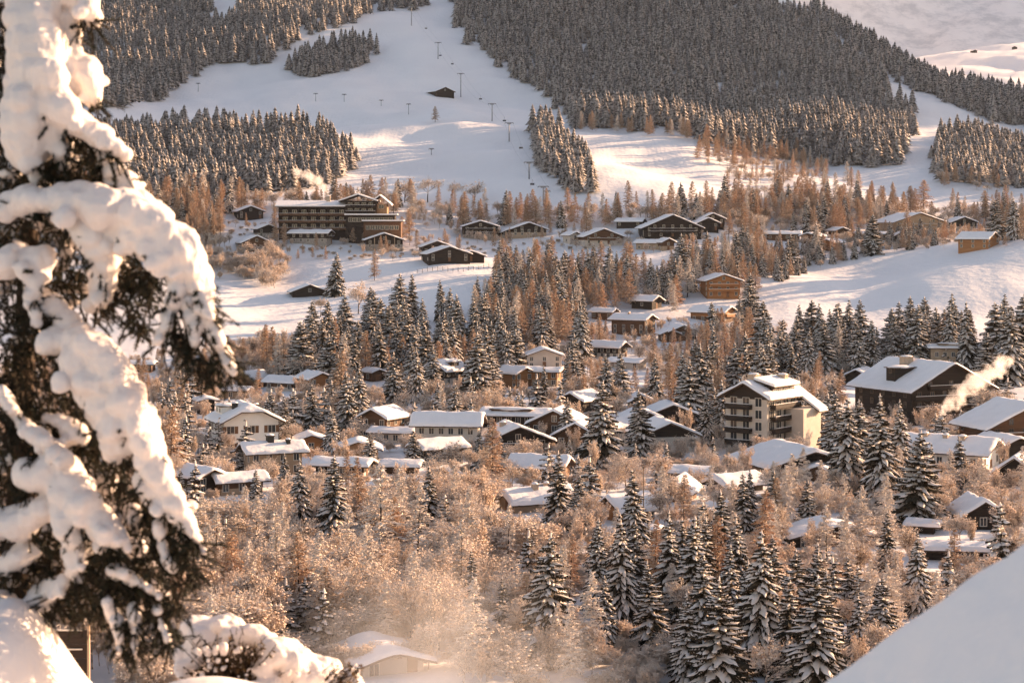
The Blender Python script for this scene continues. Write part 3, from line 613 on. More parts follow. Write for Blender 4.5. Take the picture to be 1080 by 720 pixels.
def hotel():
    x0, d, z0 = hit(350, 254); s = d/F
    o = link('hotel', None); o.location = (x0, d, z0)
    tag(o, 'terraced dark timber hotel with long balcony wing under the smoking chimney', 'hotel')
    HOUSES.append(dict(ref='terraced hotel', x=x0, y=d, z=z0, r=42*s, top=z0+48*s, w=120*s, l=30*s, yaw=0, root=o))
    q = lambda a: (a-350)*s
    def zz(py): return (254-py)*s
    def flat(x0, x1, y0, y1, z, par, t=.6):
        mb = MB(); mb.box(x0, x1, y0, y1, z, z+.3); r = mb.build('roof', M['fascia'], par)
        mb = MB(); v = [(x0+.1,y0+.1,z+.302),(x1-.1,y0+.1,z+.302),(x1-.1,y1-.1,z+.302),(x0+.1,y1-.1,z+.302)]
        slab(mb, v, [(0,1,2,3)], t); mb.build('snow_cover', M['roof_snow'], r)
    # left wing: three balcony storeys
    xa, xb = q(294), q(367); mb = MB(); mb.box(xa, xb, 0, 14, -3, zz(219)); wg = mb.build('wing', M['wood_dark'], o)
    v = [(xa-1.5,-2.2,zz(219.5)),(xb+1,-2.2,zz(219.5)),(xb+1,8,zz(214)),(xa-1.5,8,zz(214))]
    mb = MB(); slab(mb, v, [(0,1,2,3)], .3); r = mb.build('wing_roof', M['fascia'], wg)
    mb = MB(); slab(mb, [(a,b-.05,c+.305) for a,b,c in v], [(0,1,2,3)], .6); mb.build('snow_cover', M['roof_snow'], r)
    for k, py in enumerate((225, 232.5, 240)):
        for i in range(7): window(wg, (xa+3+(xb-xa-6)*i/6, 0, zz(py)+.2), 'f', 2.0, 1.7, M['frame'])
        balcony(wg, xa, xb, 0, zz(py+3.2), 1.8, M['wood'])
        if k < 2:
            mb = MB()
            for i in range(8): a = xa+.2+(xb-xa-.4)*i/7; mb.box(a-.14, a+.14, -1.6, -.01, zz(py+3.1), zz(py-3.6))
            mb.build('balcony_partition', M['wood_dark'], wg)
    # central block
    xa, xb = q(364), q(397); mb = MB(); mb.box(xa, xb, -1, 13, -3, zz(213)); ce = mb.build('central_block', M['wood_dark'], o)
    v, fs = roof_surface(9.2, 0, 20, zz(214), zz(207), 0, 0)
    v = [(a+(xa+xb)/2-1, b-4, c) for a, b, c in v]; mb = MB(); slab(mb, v, fs, .3); r = mb.build('roof', M['fascia'], ce)
    mb = MB(); slab(mb, [(a,b,c+.305) for a,b,c in v], fs, .6); mb.build('snow_cover', M['roof_snow'], r)
    for py in (216.5, 222.5):
        for i in range(4): window(ce, (xa+2.4+(xb-xa-5)*i/3, -1, zz(py)), 'f', 1.8, 1.4, M['frame'])
        balcony(ce, xa+.3, xb-.3, -1, zz(py+3), 1.5, M['wood_dark'])
    # right gabled pavilion
    mb = MB(); mb.box(q(397)+.05, q(408), 1, 12, -3, zz(216)); pv = mb.build('pavilion', M['wood_tan'], o)
    v, fs = roof_surface(5.4, 0, 15, zz(218), zz(208), 0, 0); v = [(a+q(400.5), b-1, c) for a, b, c in v]
    mb = MB(); slab(mb, v, fs, .3); r = mb.build('roof', M['fascia'], pv); mb = MB(); slab(mb, [(a,b,c+.305) for a,b,c in v], fs, .6); mb.build('snow_cover', M['roof_snow'], r)
    window(pv, (q(402), 1, zz(219)), 'f', 2.2, 1.6, M['frame'])
    # terraces
    for a, b, py0, py1, y, m in ((366,417,236,228.5,-5,'wood_dark'),(385,424,246,235,-9,'wood')):
        mb = MB(); mb.box(q(a), q(b), y, 6, -3, zz(py1)); t = mb.build('terrace_block', M[m], o)
        flat(q(a)-.8, q(b)+1.5, y-1.6, -1.05 if y > -6 else -5.05, zz(py1)+.01, t)
        n = int((b-a)/5)
        for i in range(n): window(t, (q(a)+2+(q(b)-q(a)-4)*i/(n-1), y, zz((py0+py1)/2)-.2), 'f', 1.7, 1.8, M['frame'])
    chimney(o, q(345), 6, zz(214), 2.6, 1.8, M['chimney'])
hotel()
# ------------------------------------------------------------------ tree prototypes (unit: metres, base at z=0)
def spruce_proto(seed, Hh, Rr, nwh, nb, snow=.85, droop=(.25,.55), thick=1.0, frost=False, drooptip=0):
    r = random.Random(seed); tr = MB(); cr = MB()
    tr.tube([(0,0,-1),(0,0,Hh*.3),(0,0,Hh*.7),(0,0,Hh*.97)], [Hh*.016, Hh*.012, Hh*.006, .02], 6)
    for i in range(nwh):
        t = (i+.5)/nwh; z = Hh*(.05+.93*t**.93)
        L0 = Rr*((1-t)**.78*.96+.035)
        k_n = max(4, int(nb*(1-.55*t)))
        off = r.uniform(0, 6.28)
        for k in range(k_n):
            az = off + 2*math.pi*(k+r.uniform(-.3,.3))/k_n
            L = L0*r.uniform(.72, 1.16); zb = max(.4, z + r.uniform(-1.3,1.3)*Hh/nwh)
            ca, sa = math.cos(az), math.sin(az)
            e0 = .52*t - .20 + r.uniform(-.12,.12); dr = r.uniform(*droop)*(1-.5*t)
            seg = 5; pts = []; bend = r.uniform(-.25,.25)
            for s_ in range(seg+1):
                s = s_/seg
                rad = L*s*(1-.12*s*dr); side = bend*L*s*s*.5
                pts.append((ca*rad - sa*side, sa*rad + ca*side, zb + L*(e0*s - dr*s**1.7 + drooptip*s**4)))
            wmax = .13*L+.10
            wd = [wmax*(.25+.75*math.sin(math.pi*min(1,.12+.86*(s_/seg))**.8))*r.uniform(.8,1.15) for s_ in range(seg+1)]; wd[-1] *= .35
            b = len(cr.v)
            for p, w in zip(pts, wd):
                cr.v += [(p[0]-sa*w, p[1]+ca*w, p[2]-w*.55-.02), p, (p[0]+sa*w, p[1]-ca*w, p[2]-w*.55-.02)]
            for j in range(seg):
                a = b+3*j; cr.f += [(a,a+3,a+4,a+1),(a+1,a+4,a+5,a+2)]; cr.m += [0,0]
                for sd in (0, 2):                       # hanging twigs along both edges
                    for rep in (0, 1, 2):
                        u = r.random(); P0, P1 = cr.v[a+sd], cr.v[a+3+sd]; C0 = pts[j]
                        hx = P0[0]*(1-u)+P1[0]*u; hy = P0[1]*(1-u)+P1[1]*u; hz = P0[2]*(1-u)+P1[2]*u
                        ln = r.uniform(.3,.8)*wmax*1.1+.1; q = .3*wmax
                        o_ = (1 if sd == 0 else -1)*ln*.5
                        tip = (hx - sa*o_ + ca*ln*.35, hy + ca*o_ + sa*ln*.35, hz - ln*.75)
                        c = len(cr.v); cr.v += [(hx-ca*q, hy-sa*q, hz+.04), (hx+ca*q, hy+sa*q, hz+.04), tip]
                        cr.f.append((c, c+1, c+2)); cr.m.append(0)
            if r.random() < snow:
                # a lumpy ribbon of snow along the bough
                s0 = 0 if r.random() < .6 else 1; b = None; ph = r.uniform(0,6.28)
                st = []
                for s_ in range(s0, seg+1):
                    for sub in (0, .5):
                        if s_ == seg and sub: continue
                        f = s_+sub; i0 = int(f); i1 = min(i0+1, seg); u = f-i0
                        p = [pts[i0][n]*(1-u)+pts[i1][n]*u for n in range(3)]; w = wd[i0]*(1-u)+wd[i1]*u
                        st.append((p, w, f/seg))
                nst = len(st)
                for n, (p, w, f) in enumerate(st):
                    e = min(1, n/1.0, (nst-1-n)/1.0) if 0 < n < nst-1 else .12
                    lump = max(.12, .55+.5*math.sin(ph+f*11*r.uniform(.85,1.15))+r.uniform(-.15,.15))*thick
                    ww = w*.95*(.35+.65*e)*(.55+.55*lump); hh = (.05+.20*w*lump)*e*thick
                    bb = len(cr.v)
                    if b is None: b = bb
                    for aa, hz in ((-1,-.52),(-.62,.30),(0,.62),(.62,.30),(1,-.52)):
                        cr.v.append((p[0]-sa*ww*aa*-1, p[1]+ca*ww*aa*-1, p[2]+.03+(hz*hh*1.5 if hz > 0 else hz*ww)))
                for n in range(nst-1):
                    for q in range(4):
                        a = b+5*n+q; cr.f.append((a,a+1,a+6,a+5)); cr.m.append(1)
    top = Hh*.965
    cr.tube([(0,0,top-.5),(0,0,top+.2),(.02,0,Hh*1.03)], [.16,.12,.02], 5, 1)
    nm = M['needle_frost'] if frost else M['needle']
    cm = cr.mesh('spruce_crown', [nm, M['tree_snow']])
    sm = np.array(cr.m) == 1; cm.polygons.foreach_set('use_smooth', sm)
    return tr.mesh('spruce_trunk', [M['bark']], True), cm, Hh*1.03
def larch_proto(seed, Hh, Rr, nbr, m='larch', dense=10):
    r = random.Random(seed); tr = MB(); cr = MB()
    lean = r.uniform(-.02,.02)
    tr.tube([(0,0,-1),(lean*Hh*.5,0,Hh*.4),(lean*Hh,0,Hh*.98)], [Hh*.013,Hh*.009,.02], 5)
    for i in range(nbr):
        t = (i+r.random())/nbr; z = Hh*(.14+.84*t)
        L = Rr*((1-t)**.75*.95+.06)*r.uniform(.55,1.15)*(.75+.25*min(1,t*6)); az = r.uniform(0,6.28)
        ca, sa = math.cos(az), math.sin(az); up = r.uniform(-.1,.35)+.25*t; dr = r.uniform(.1,.35)
        pts = [(lean*z+ca*L*s, sa*L*s, z+L*(up*s-dr*s*s)) for s in (0,.35,.7,1)]
        cr.tube(pts, [.05+.012*L,.045,.035,.015], 3)
        for k in range(dense):
            s = r.uniform(.15,1); j = min(2, int(s*3)); u = s*3-j
            p = [pts[j][n]*(1-u)+pts[j+1][n]*u for n in range(3)]
            ln = r.uniform(.35,.95)*(.35+.2*L); a2 = az+r.choice((-1,1))*r.uniform(.3,1.3)
            d = (math.cos(a2)*ln, math.sin(a2)*ln, r.uniform(-.75,.25)*ln)
            cr.tube([p, (p[0]+d[0]*.5,p[1]+d[1]*.5,p[2]+d[2]*.35), (p[0]+d[0],p[1]+d[1],p[2]+d[2])], [.045,.065,.015], 3)
    return tr.mesh('larch_trunk', [M['bark']], True), cr.mesh('larch_crown', [M[m]]), Hh
def bare_proto(seed, Hh, Rr, tufts=.35, multi=1, twig_r=.03, spread=1.0):
    r = random.Random(seed); tr = MB(); cr = MB()
    def rot(d, a, b):
        d = Vector(d).normalized(); ax = d.cross(Vector((0,0,1)) if abs(d.z) < .95 else Vector((1,0,0))).normalized()
        q = Matrix.Rotation(b, 3, d) @ (Matrix.Rotation(a, 3, ax) @ d); return q
    sc = Hh/9
    def grow(p, d, ln, rad, lev):
        mid = p + d*ln*.5 + Vector((r.uniform(-.06,.06), r.uniform(-.06,.06), 0))*ln
        d2 = (d + Vector((0,0,.12 if lev < 3 else -.05))).normalized(); e = mid + d2*ln*.5
        cr.tube([p, mid, e], [rad, rad*.8, rad*.6], 3 if lev > 1 else 4, 0)
        if lev >= 4:
            if r.random() < tufts:
                q = r.uniform(.08,.20)*sc; c = len(cr.v)
                cr.v += [(e.x-q*1.3,e.y,e.z),(e.x,e.y-q,e.z),(e.x+q*1.3,e.y,e.z),(e.x,e.y+q,e.z),(e.x,e.y,e.z+q),(e.x,e.y,e.z-q*.7)]
                cr.f += [(c,c+1,c+4),(c+1,c+2,c+4),(c+2,c+3,c+4),(c+3,c,c+4),(c+1,c,c+5),(c+2,c+1,c+5),(c+3,c+2,c+5),(c,c+3,c+5)]; cr.m += [1]*8
            return
        n = (5, 6, 5, 5)[lev] if lev < 4 else 0
        for k in range(n):
            a = r.uniform(.25, .85)*(.8 if lev == 0 else 1)*spread; b = 6.283*(k+r.random()*.8)/n
            s = r.uniform(.35, 1); q = p.lerp(mid, s*2) if s < .5 else mid.lerp(e, s*2-1)
            grow(q, rot(d2, a, b), ln*r.uniform(.5,.74), max(twig_r*sc*.55, rad*.5), lev+1)
        if lev < 3: grow(e, rot(d2, r.uniform(0,.25), r.uniform(0,6)), ln*.7, rad*.58, lev+1)
    for k in range(multi):
        d = Vector((r.uniform(-.5,.5)*(multi > 1), r.uniform(-.5,.5)*(multi > 1), 1)).normalized()
        b = Vector((r.uniform(-.6,.6), r.uniform(-.6,.6), 0))*sc*(multi > 1)
        if multi == 1: tr.tube([(0,0,-1),(0,0,Hh*.16),(0,0,Hh*.30)], [Hh*.02,Hh*.016,Hh*.012], 6)
        else: tr.tube([(b.x,b.y,-.6), tuple(b+d*Hh*.12)], [.05*sc,.035*sc], 5)
        grow(b + d*Hh*(.14 if multi == 1 else .02), d, Hh*.34, Hh*(.011 if multi == 1 else .006), 0)
    zmax = max(v[2] for v in cr.v); f = Hh/zmax; rm = np.percentile([math.hypot(v[0],v[1]) for v in cr.v], 96); g = Rr/rm
    cr.v = [(v[0]*g, v[1]*g, v[2]*f) for v in cr.v]
    return tr.mesh('bare_trunk', [M['bark']], True), cr.mesh('bare_crown', [M['twig'], M['tuft']]), Hh

SPR = [spruce_proto(11,16,4.0,30,13), spruce_proto(12,16,3.4,31,12,.8,(.35,.75)), spruce_proto(13,16,4.3,29,14,.88,(.25,.55),1.05),
       spruce_proto(14,16,3.7,32,13,.9,(.45,.9),1.1), spruce_proto(15,16,3.1,32,11,.72,(.3,.65),.85), spruce_proto(16,16,4.5,29,14,.85,(.25,.5),1.0,drooptip=.08)]
SPRY = [spruce_proto(17,8,2.2,13,8,.95,(.15,.4),1.25), spruce_proto(18,8,1.8,14,7,.95,(.2,.5),1.3)]
LAR = [larch_proto(21,16,3.6,190,dense=13), larch_proto(22,16,3.0,180,dense=12), larch_proto(23,16,4.2,200,dense=13), larch_proto(24,16,3.4,170,'twig',13)]
BAR = [bare_proto(31,9,3.6,.12,1,.024), bare_proto(32,9,3.0,.2,1,.024), bare_proto(33,9,4.0,.1,1,.024,1.15), bare_proto(34,9,3.2,.2,2,.024)]
BAR += [bare_proto(35,9,4.2,.15,1,.024,1.1), bare_proto(36,11,2.8,.15,1,.026,.75), bare_proto(37,11,2.5,.2,2,.026,.7)]
BUS = [bare_proto(41,4,2.6,.75,3,.05,1.1), bare_proto(42,4,3.0,.9,4,.05,1.2), bare_proto(43,4,2.4,.8,3,.05,1.0)]
PROTO = dict(spruce=SPR, young=SPRY, larch=LAR, bare=BAR, bush=BUS)
KIND = dict(spruce=('spruce_tree','spruce','snow-laden spruce','spruces of the valley'), young=('young_spruce','young spruce','young snow-tufted spruce','young spruces of the valley'),
            larch=('larch_tree','larch','frosted orange larch','larches of the slope'), bare=('bare_tree','bare tree','frosted bare tree','frosted bare trees'),
            bush=('frosted_shrub','shrub','snow-tufted shrub','frosted shrubs'))
TREES = []
def house_boxes():
    out = []
    for h in HOUSES:
        s = F/h['y']; c = CX+h['x']*s; hw = h['r']*.72*s
        out.append((c-hw, c+hw, HY-h['top']*s, HY-(h['z']+(h['top']-h['z'])*(.28 if h.get('guard', True) else .62))*s, h['y'], h))
    return out
def tree(kind, px, pyb, hpx, which=None, pos=None, wide=1.0, hero=False):
    x, d, z = pos if pos else hit(px, pyb)
    s = d/F; r = rnd
    pr = PROTO[kind]; k = which if which is not None else r.randrange(len(pr)); tm, cm, H0 = pr[k % len(pr)]
    H_ = hpx*s; sz = H_/H0; sx = sz*r.uniform(.9,1.15)*wide*(1.24 if kind in ('spruce', 'young') else 1)
    name, cat, word, grp = KIND[kind]
    o = link(name, None); o.location = (x, d, z-.15); o.rotation_euler = (r.gauss(0,.025), r.gauss(0,.025), r.uniform(0,6.283)); o.scale = (sx, sx, sz)
    if d < 820 or hero:
        link('trunk', tm, o); link('crown', cm, o)
    else:
        c = link('crown', cm, o); link('trunk', tm, o)
    o['category'] = cat; o['group'] = grp
    TREES.append(dict(o=o, kind=kind, x=x, y=d, z=z, h=H_, word=word, w=sx/sz, hero=hero))
    return o
def inside(poly, x, y):
    c = False; j = len(poly)-1
    for i in range(len(poly)):
        (xi, yi), (xj, yj) = poly[i], poly[j]
        if (yi > y) != (yj > y) and x < (xj-xi)*(y-yi)/(yj-yi)+xi: c = not c
        j = i
    return c
def free(x, d, z, hpx, px, wpx, guard):
    for h in HOUSES:
        if (h['x']-x)**2 + (h['y']-d)**2 < (h['r']*.80+1.0)**2: return False
    if guard:
        top = HY-z*F/d-hpx; base = HY-z*F/d
        for t in TREES:
            if t['hero'] and d < t['y']+1:
                s = F/t['y']
                if abs(px-CX-t['x']*s) < t['h']*s*.2+wpx*.4 and top < HY-(t['z']+t['h']*.16)*s: return False
        for x0, x1, y0, y1, hd, h in BOXES:
            if d < hd and px+wpx > x0 and px-wpx < x1 and top < y1 and base > y0:
                return False
    return True
def scatter(n, poly, kinds, hr, guard=True, mind=2.2, tries=40, dmin=100, scale_with=None):
    """n trees standing inside a patch of ground (the patch outlined by the photo points of its ground)"""
    xs = [p[0] for p in poly]; ys = [p[1] for p in poly]; made = 0
    for _ in range(n*tries):
        if made >= n: break
        px, py = rnd.uniform(min(xs), max(xs)), rnd.uniform(min(ys), max(ys))
        if not inside(poly, px, py): continue
        x, d, z = hit(px, py, dmin)
        kind = rnd.choices([k for k, _ in kinds], [w for _, w in kinds])[0]
        hm = rnd.uniform(*hr[kind]); hpx = hm*F/d
        if not free(x, d, z, hpx, px, hpx*.16, guard and (kind in ('bare', 'bush')  or rnd.random() > .02)): continue
        if any((t['x']-x)**2+(t['y']-d)**2 < mind**2 for t in TREES): continue
        tree(kind, px, py, hpx, pos=(x, d, z)); made += 1
BOXES = house_boxes()

# single trees that stand out in the photograph: (kind, px, base y, height px, prototype, wide)
for a in [
 ('spruce',576,700,140,0,1.05),('spruce',655,668,128,3,.85),('spruce',706,655,118,1,.95),('spruce',758,735,130,5,1.1),('spruce',800,708,150,3,1.0),
 ('spruce',858,735,130,2,1.05),('spruce',968,650,92,3,1.0),('young',1001,640,62,0,1.1),('bush',384,708,34,0,1.0),('bush',404,708,30,1,1.0),('bush',424,706,34,2,1.0),('bush',442,704,36,0,1.0),('bush',360,706,30,1,1.0),('bare',452,706,56,1,.8),('bare',348,700,60,0,.8),('young',1056,612,84,1,.95),('spruce',930,698,92,2,1.0),
 ('young',301,672,64,0,1.0),('young',338,700,82,1,1.0),('young',322,665,58,1,1.1),('spruce',530,672,66,4,1.0),('spruce',630,650,104,1,.9),('spruce',742,655,112,4,1.0),('spruce',718,640,95,1,.9),
 ('spruce',830,720,118,4,1.0),('spruce',895,650,66,2,.9),('larch',806,640,125,0,1.0),('larch',600,640,80,1,1.0),('spruce',780,650,110,1,.9),
 ('young',880,655,70,0,1.0),('young',905,655,60,1,1.0),('larch',690,650,105,1,.9),
 ('spruce',316,566,84,3,.95),('spruce',352,576,98,0,1.0),('larch',402,600,112,3,1.25),('spruce',633,496,96,2,1.05),('young',622,536,56,0,1.2),
 ('spruce',516,500,54,2,1.1),('spruce',505,500,48,0,1.0),('spruce',528,500,44,3,1.0),('spruce',893,530,112,3,1.0),('spruce',930,536,122,1,1.05),('spruce',967,556,104,5,1.1),('spruce',908,520,100,0,.9),('spruce',950,520,100,3,.85),
 ('spruce',982,545,80,1,.85),('spruce',880,500,88,0,.9),('spruce',762,470,70,3,1.0),('spruce',745,470,62,1,1.0),('spruce',725,452,74,2,1.05),('spruce',827,470,52,2,1.0),
 ('spruce',350,480,50,3,1.0),('spruce',353,312,46,0,1.05),('spruce',472,128,30,2,1.3),('larch',459,129,17,2,1.3),
 ('young',205,540,55,0,1.0),('young',190,540,48,1,1.0),('young',252,500,34,1,1.1),('young',230,482,42,0,.9),('spruce',366,460,70,0,1.0),('spruce',378,455,72,3,1.0),
 ('young',425,392,30,0,1.1),('young',566,432,38,0,1.1),('young',590,440,40,1,1.0),('larch',395,296,34,2,.9),('bare',378,331,36,0,.8),('bare',338,334,22,1,1.0),('bare',382,258,0,0,1.0),
 ('spruce',1052,395,78,2,1.3),('spruce',1075,400,92,0,1.1),('spruce',1040,410,60,5,1.1),('spruce',1066,405,84,3,1.1),('spruce',965,392,72,0,1.0),('spruce',1000,392,72,3,.9),('spruce',1020,395,78,1,.9),
 ('spruce',870,400,66,0,1.1),('spruce',905,400,64,2,1.0),('spruce',920,395,58,1,1.0),('spruce',850,405,60,3,1.0),('spruce',832,400,50,0,1.0),('spruce',942,390,60,0,.9),
 ('bare',427,214,28,0,1.1),('bare',451,214,30,2,1.1),('spruce',436,218,30,1,1.0),('bare',480,216,28,2,1.0),('bare',500,216,26,0,1.2),('spruce',456,222,36,3,1.0),('spruce',532,240,36,0,1.1),
 ('spruce',752,212,32,0,1.2),('spruce',766,212,34,3,1.2),('spruce',816,213,32,2,1.1),('larch',974,226,36,2,1.5),('larch',960,226,30,0,1.6),('larch',1040,235,34,2,1.3),
 ('spruce',668,645,98,0,.95),('spruce',735,642,100,2,.95),('spruce',640,690,84,3,1.0),('spruce',768,665,92,1,1.0),('spruce',815,655,92,0,.9),('spruce',905,705,82,3,1.0),('spruce',872,700,100,0,1.0),('larch',758,640,100,0,1.0),('spruce',725,720,96,2,1.0),
 ('spruce',520,470,34,0,1.0),('spruce',600,500,40,3,1.0),('spruce',436,492,40,0,1.0),('spruce',390,498,44,2,1.0),('spruce',300,520,44,1,1.0),('spruce',270,540,46,0,1.0),('spruce',790,545,52,1,1.0),('spruce',850,560,56,0,1.0),
 ('larch',372,258,17,0,1.2),('larch',384,259,14,1,1.2),('bush',362,259,8,0,1.0),('larch',424,254,26,2,1.2),('larch',432,250,30,0,1.2),('larch',410,252,20,3,1.1),('larch',300,258,22,2,1.2),('larch',290,262,26,0,1.2),('spruce',345,212,26,0,1.0),('larch',415,226,24,1,1.2),('larch',440,600,92,3,1.1),('larch',486,640,96,3,1.1),('larch',270,590,70,3,1.0),('larch',535,610,80,3,1.0),('spruce',452,560,70,1,1.0),('spruce',610,560,60,0,1.0),
 ('spruce',498,650,74,4,.9),('larch',380,560,80,1,.9),('larch',720,560,62,0,1.1),('larch',945,640,60,3,1.0),('larch',1005,620,64,0,1.0),('spruce',790,700,112,2,1.0),('spruce',688,690,100,5,.95),
 ('spruce',596,470,52,3,1.0),('spruce',655,420,50,0,1.0),('spruce',640,425,52,2,1.0),('spruce',690,430,58,1,1.0),('spruce',575,430,46,4,1.0),('spruce',480,452,50,0,1.0),('spruce',440,425,60,3,1.0),('spruce',415,428,58,2,1.0),('spruce',330,460,56,0,1.1),('spruce',300,470,50,2,1.0),
 ('spruce',865,470,62,1,1.0),('spruce',1012,520,60,2,1.0),('spruce',780,455,56,0,1.0),
 ('larch',558,250,0,1,1.0),('spruce',596,258,30,1,.8),
]:
    if a[3]: tree(a[0], a[1], a[2], a[3], a[4], wide=a[5], hero=True)
SP, YO, LA, BA, BU = 'spruce', 'young', 'larch', 'bare', 'bush'
HR = dict(spruce=(12,20), young=(5,9), larch=(9,16), bare=(6,10), bush=(2.2,4.2))
HU = dict(spruce=(10,19), young=(6,10), larch=(11,17), bare=(8,13), bush=(3,5))
# larch belt under the pistes
scatter(70, [(160,216),(300,214),(420,220),(560,230),(700,226),(860,214),(1090,228),(1090,252),(940,236),(860,256),(700,250),(560,246),(440,244),(410,246),(290,215),(200,262),(160,262)], [(LA,.94),(SP,.06)], HU, mind=4)
scatter(26, [(160,225),(290,235),(300,262),(250,275),(160,250)], [(LA,.9),(BU,.1)], HU, mind=3)
scatter(30, [(215,290),(215,268),(290,268),(300,285),(290,305),(250,290)], [(BU,.6),(BA,.4)], HU, guard=False, mind=2)
scatter(26, [(760,196),(900,192),(930,230),(800,262),(740,262)], [(LA,.8),(SP,.2)], HU, mind=4)
scatter(34, [(800,262),(930,250),(1000,254),(880,276),(815,294),(790,285)], [(SP,.6),(LA,.4)], HU, mind=4)
scatter(16, [(1040,236),(1090,232),(1090,254),(1050,256)], [(LA,.6),(SP,.4)], HU, mind=4)
# mixed wood on the shoulder below the upper row
scatter(85, [(520,285),(600,268),(740,262),(790,275),(800,320),(780,345),(700,320),(640,312),(610,340),(560,372),(520,360)], [(SP,.52),(LA,.48)], HU, mind=4)
scatter(45, [(600,340),(640,360),(740,362),(800,350),(800,380),(700,398),(610,398)], [(SP,.45),(LA,.35),(BA,.2)], HR, mind=3.5)
# the dark row under the hut field
scatter(62, [(312,385),(370,352),(440,338),(520,345),(560,372),(560,392),(430,398),(312,396)], [(SP,.85),(LA,.15)], HR, mind=3.5)
scatter(34, [(190,392),(320,392),(320,420),(190,440)], [(BA,.45),(LA,.55)], HR, mind=3)
scatter(50, [(312,398),(620,398),(620,424),(480,428),(312,432)], [(SP,.6),(LA,.3),(YO,.1)], HR, mind=3)
# the row in front of the right field
scatter(58, [(800,372),(1090,366),(1090,408),(800,410)], [(SP,.9),(LA,.1)], dict(spruce=(13,20), larch=(12,17)), mind=3.5)
scatter(44, [(700,395),(900,398),(900,440),(860,465),(700,440)], [(SP,.55),(LA,.25),(YO,.2)], HR, mind=3)
# gardens between the houses
scatter(210, [(170,425),(460,425),(880,440),(880,520),(560,520),(170,530)], [(SP,.10),(YO,.50),(LA,.12),(BA,.16),(BU,.12)], dict(HR, young=(6,11)), mind=2.5)
scatter(40, [(900,440),(1090,430),(1090,520),(900,530)], [(YO,.5),(BA,.3),(BU,.2)], dict(HR, young=(6,11)), mind=2.5)
# frosted thickets of the valley floor
scatter(215, [(170,530),(470,518),(560,530),(560,700),(480,720),(170,720)], [(BA,.72),(BU,.14),(YO,.08),(LA,.06)], dict(bare=(5.5,9.5), bush=(2.4,4), young=(5,9), larch=(8,12)), mind=2.0)
scatter(95, [(560,535),(820,520),(1080,520),(1080,600),(900,720),(560,720)], [(BA,.4),(BU,.42),(YO,.18)], dict(bare=(4,7), bush=(2.2,3.6), young=(5,9)), mind=2.2)
scatter(24, [(560,560),(880,560),(960,600),(880,700),(600,700)], [(SP,.8),(LA,.2)], dict(spruce=(9,14), larch=(8,12)), mind=3.5)
for kind_ in ('spruce', 'bare'):     # keep the 295 that show largest as trees of their own
    ts_ = sorted((t for t in TREES if t['kind'] == kind_), key=lambda t: -t['h']/t['y'])[295:]
    for t in ts_:
        for c in list(t['o'].children): bpy.data.objects.remove(c)
        bpy.data.objects.remove(t['o']); t['o'] = None
TREES[:] = [t for t in TREES if t['o'] is not None]
print('TREES', {k: sum(t['kind'] == k for t in TREES) for k in KIND})

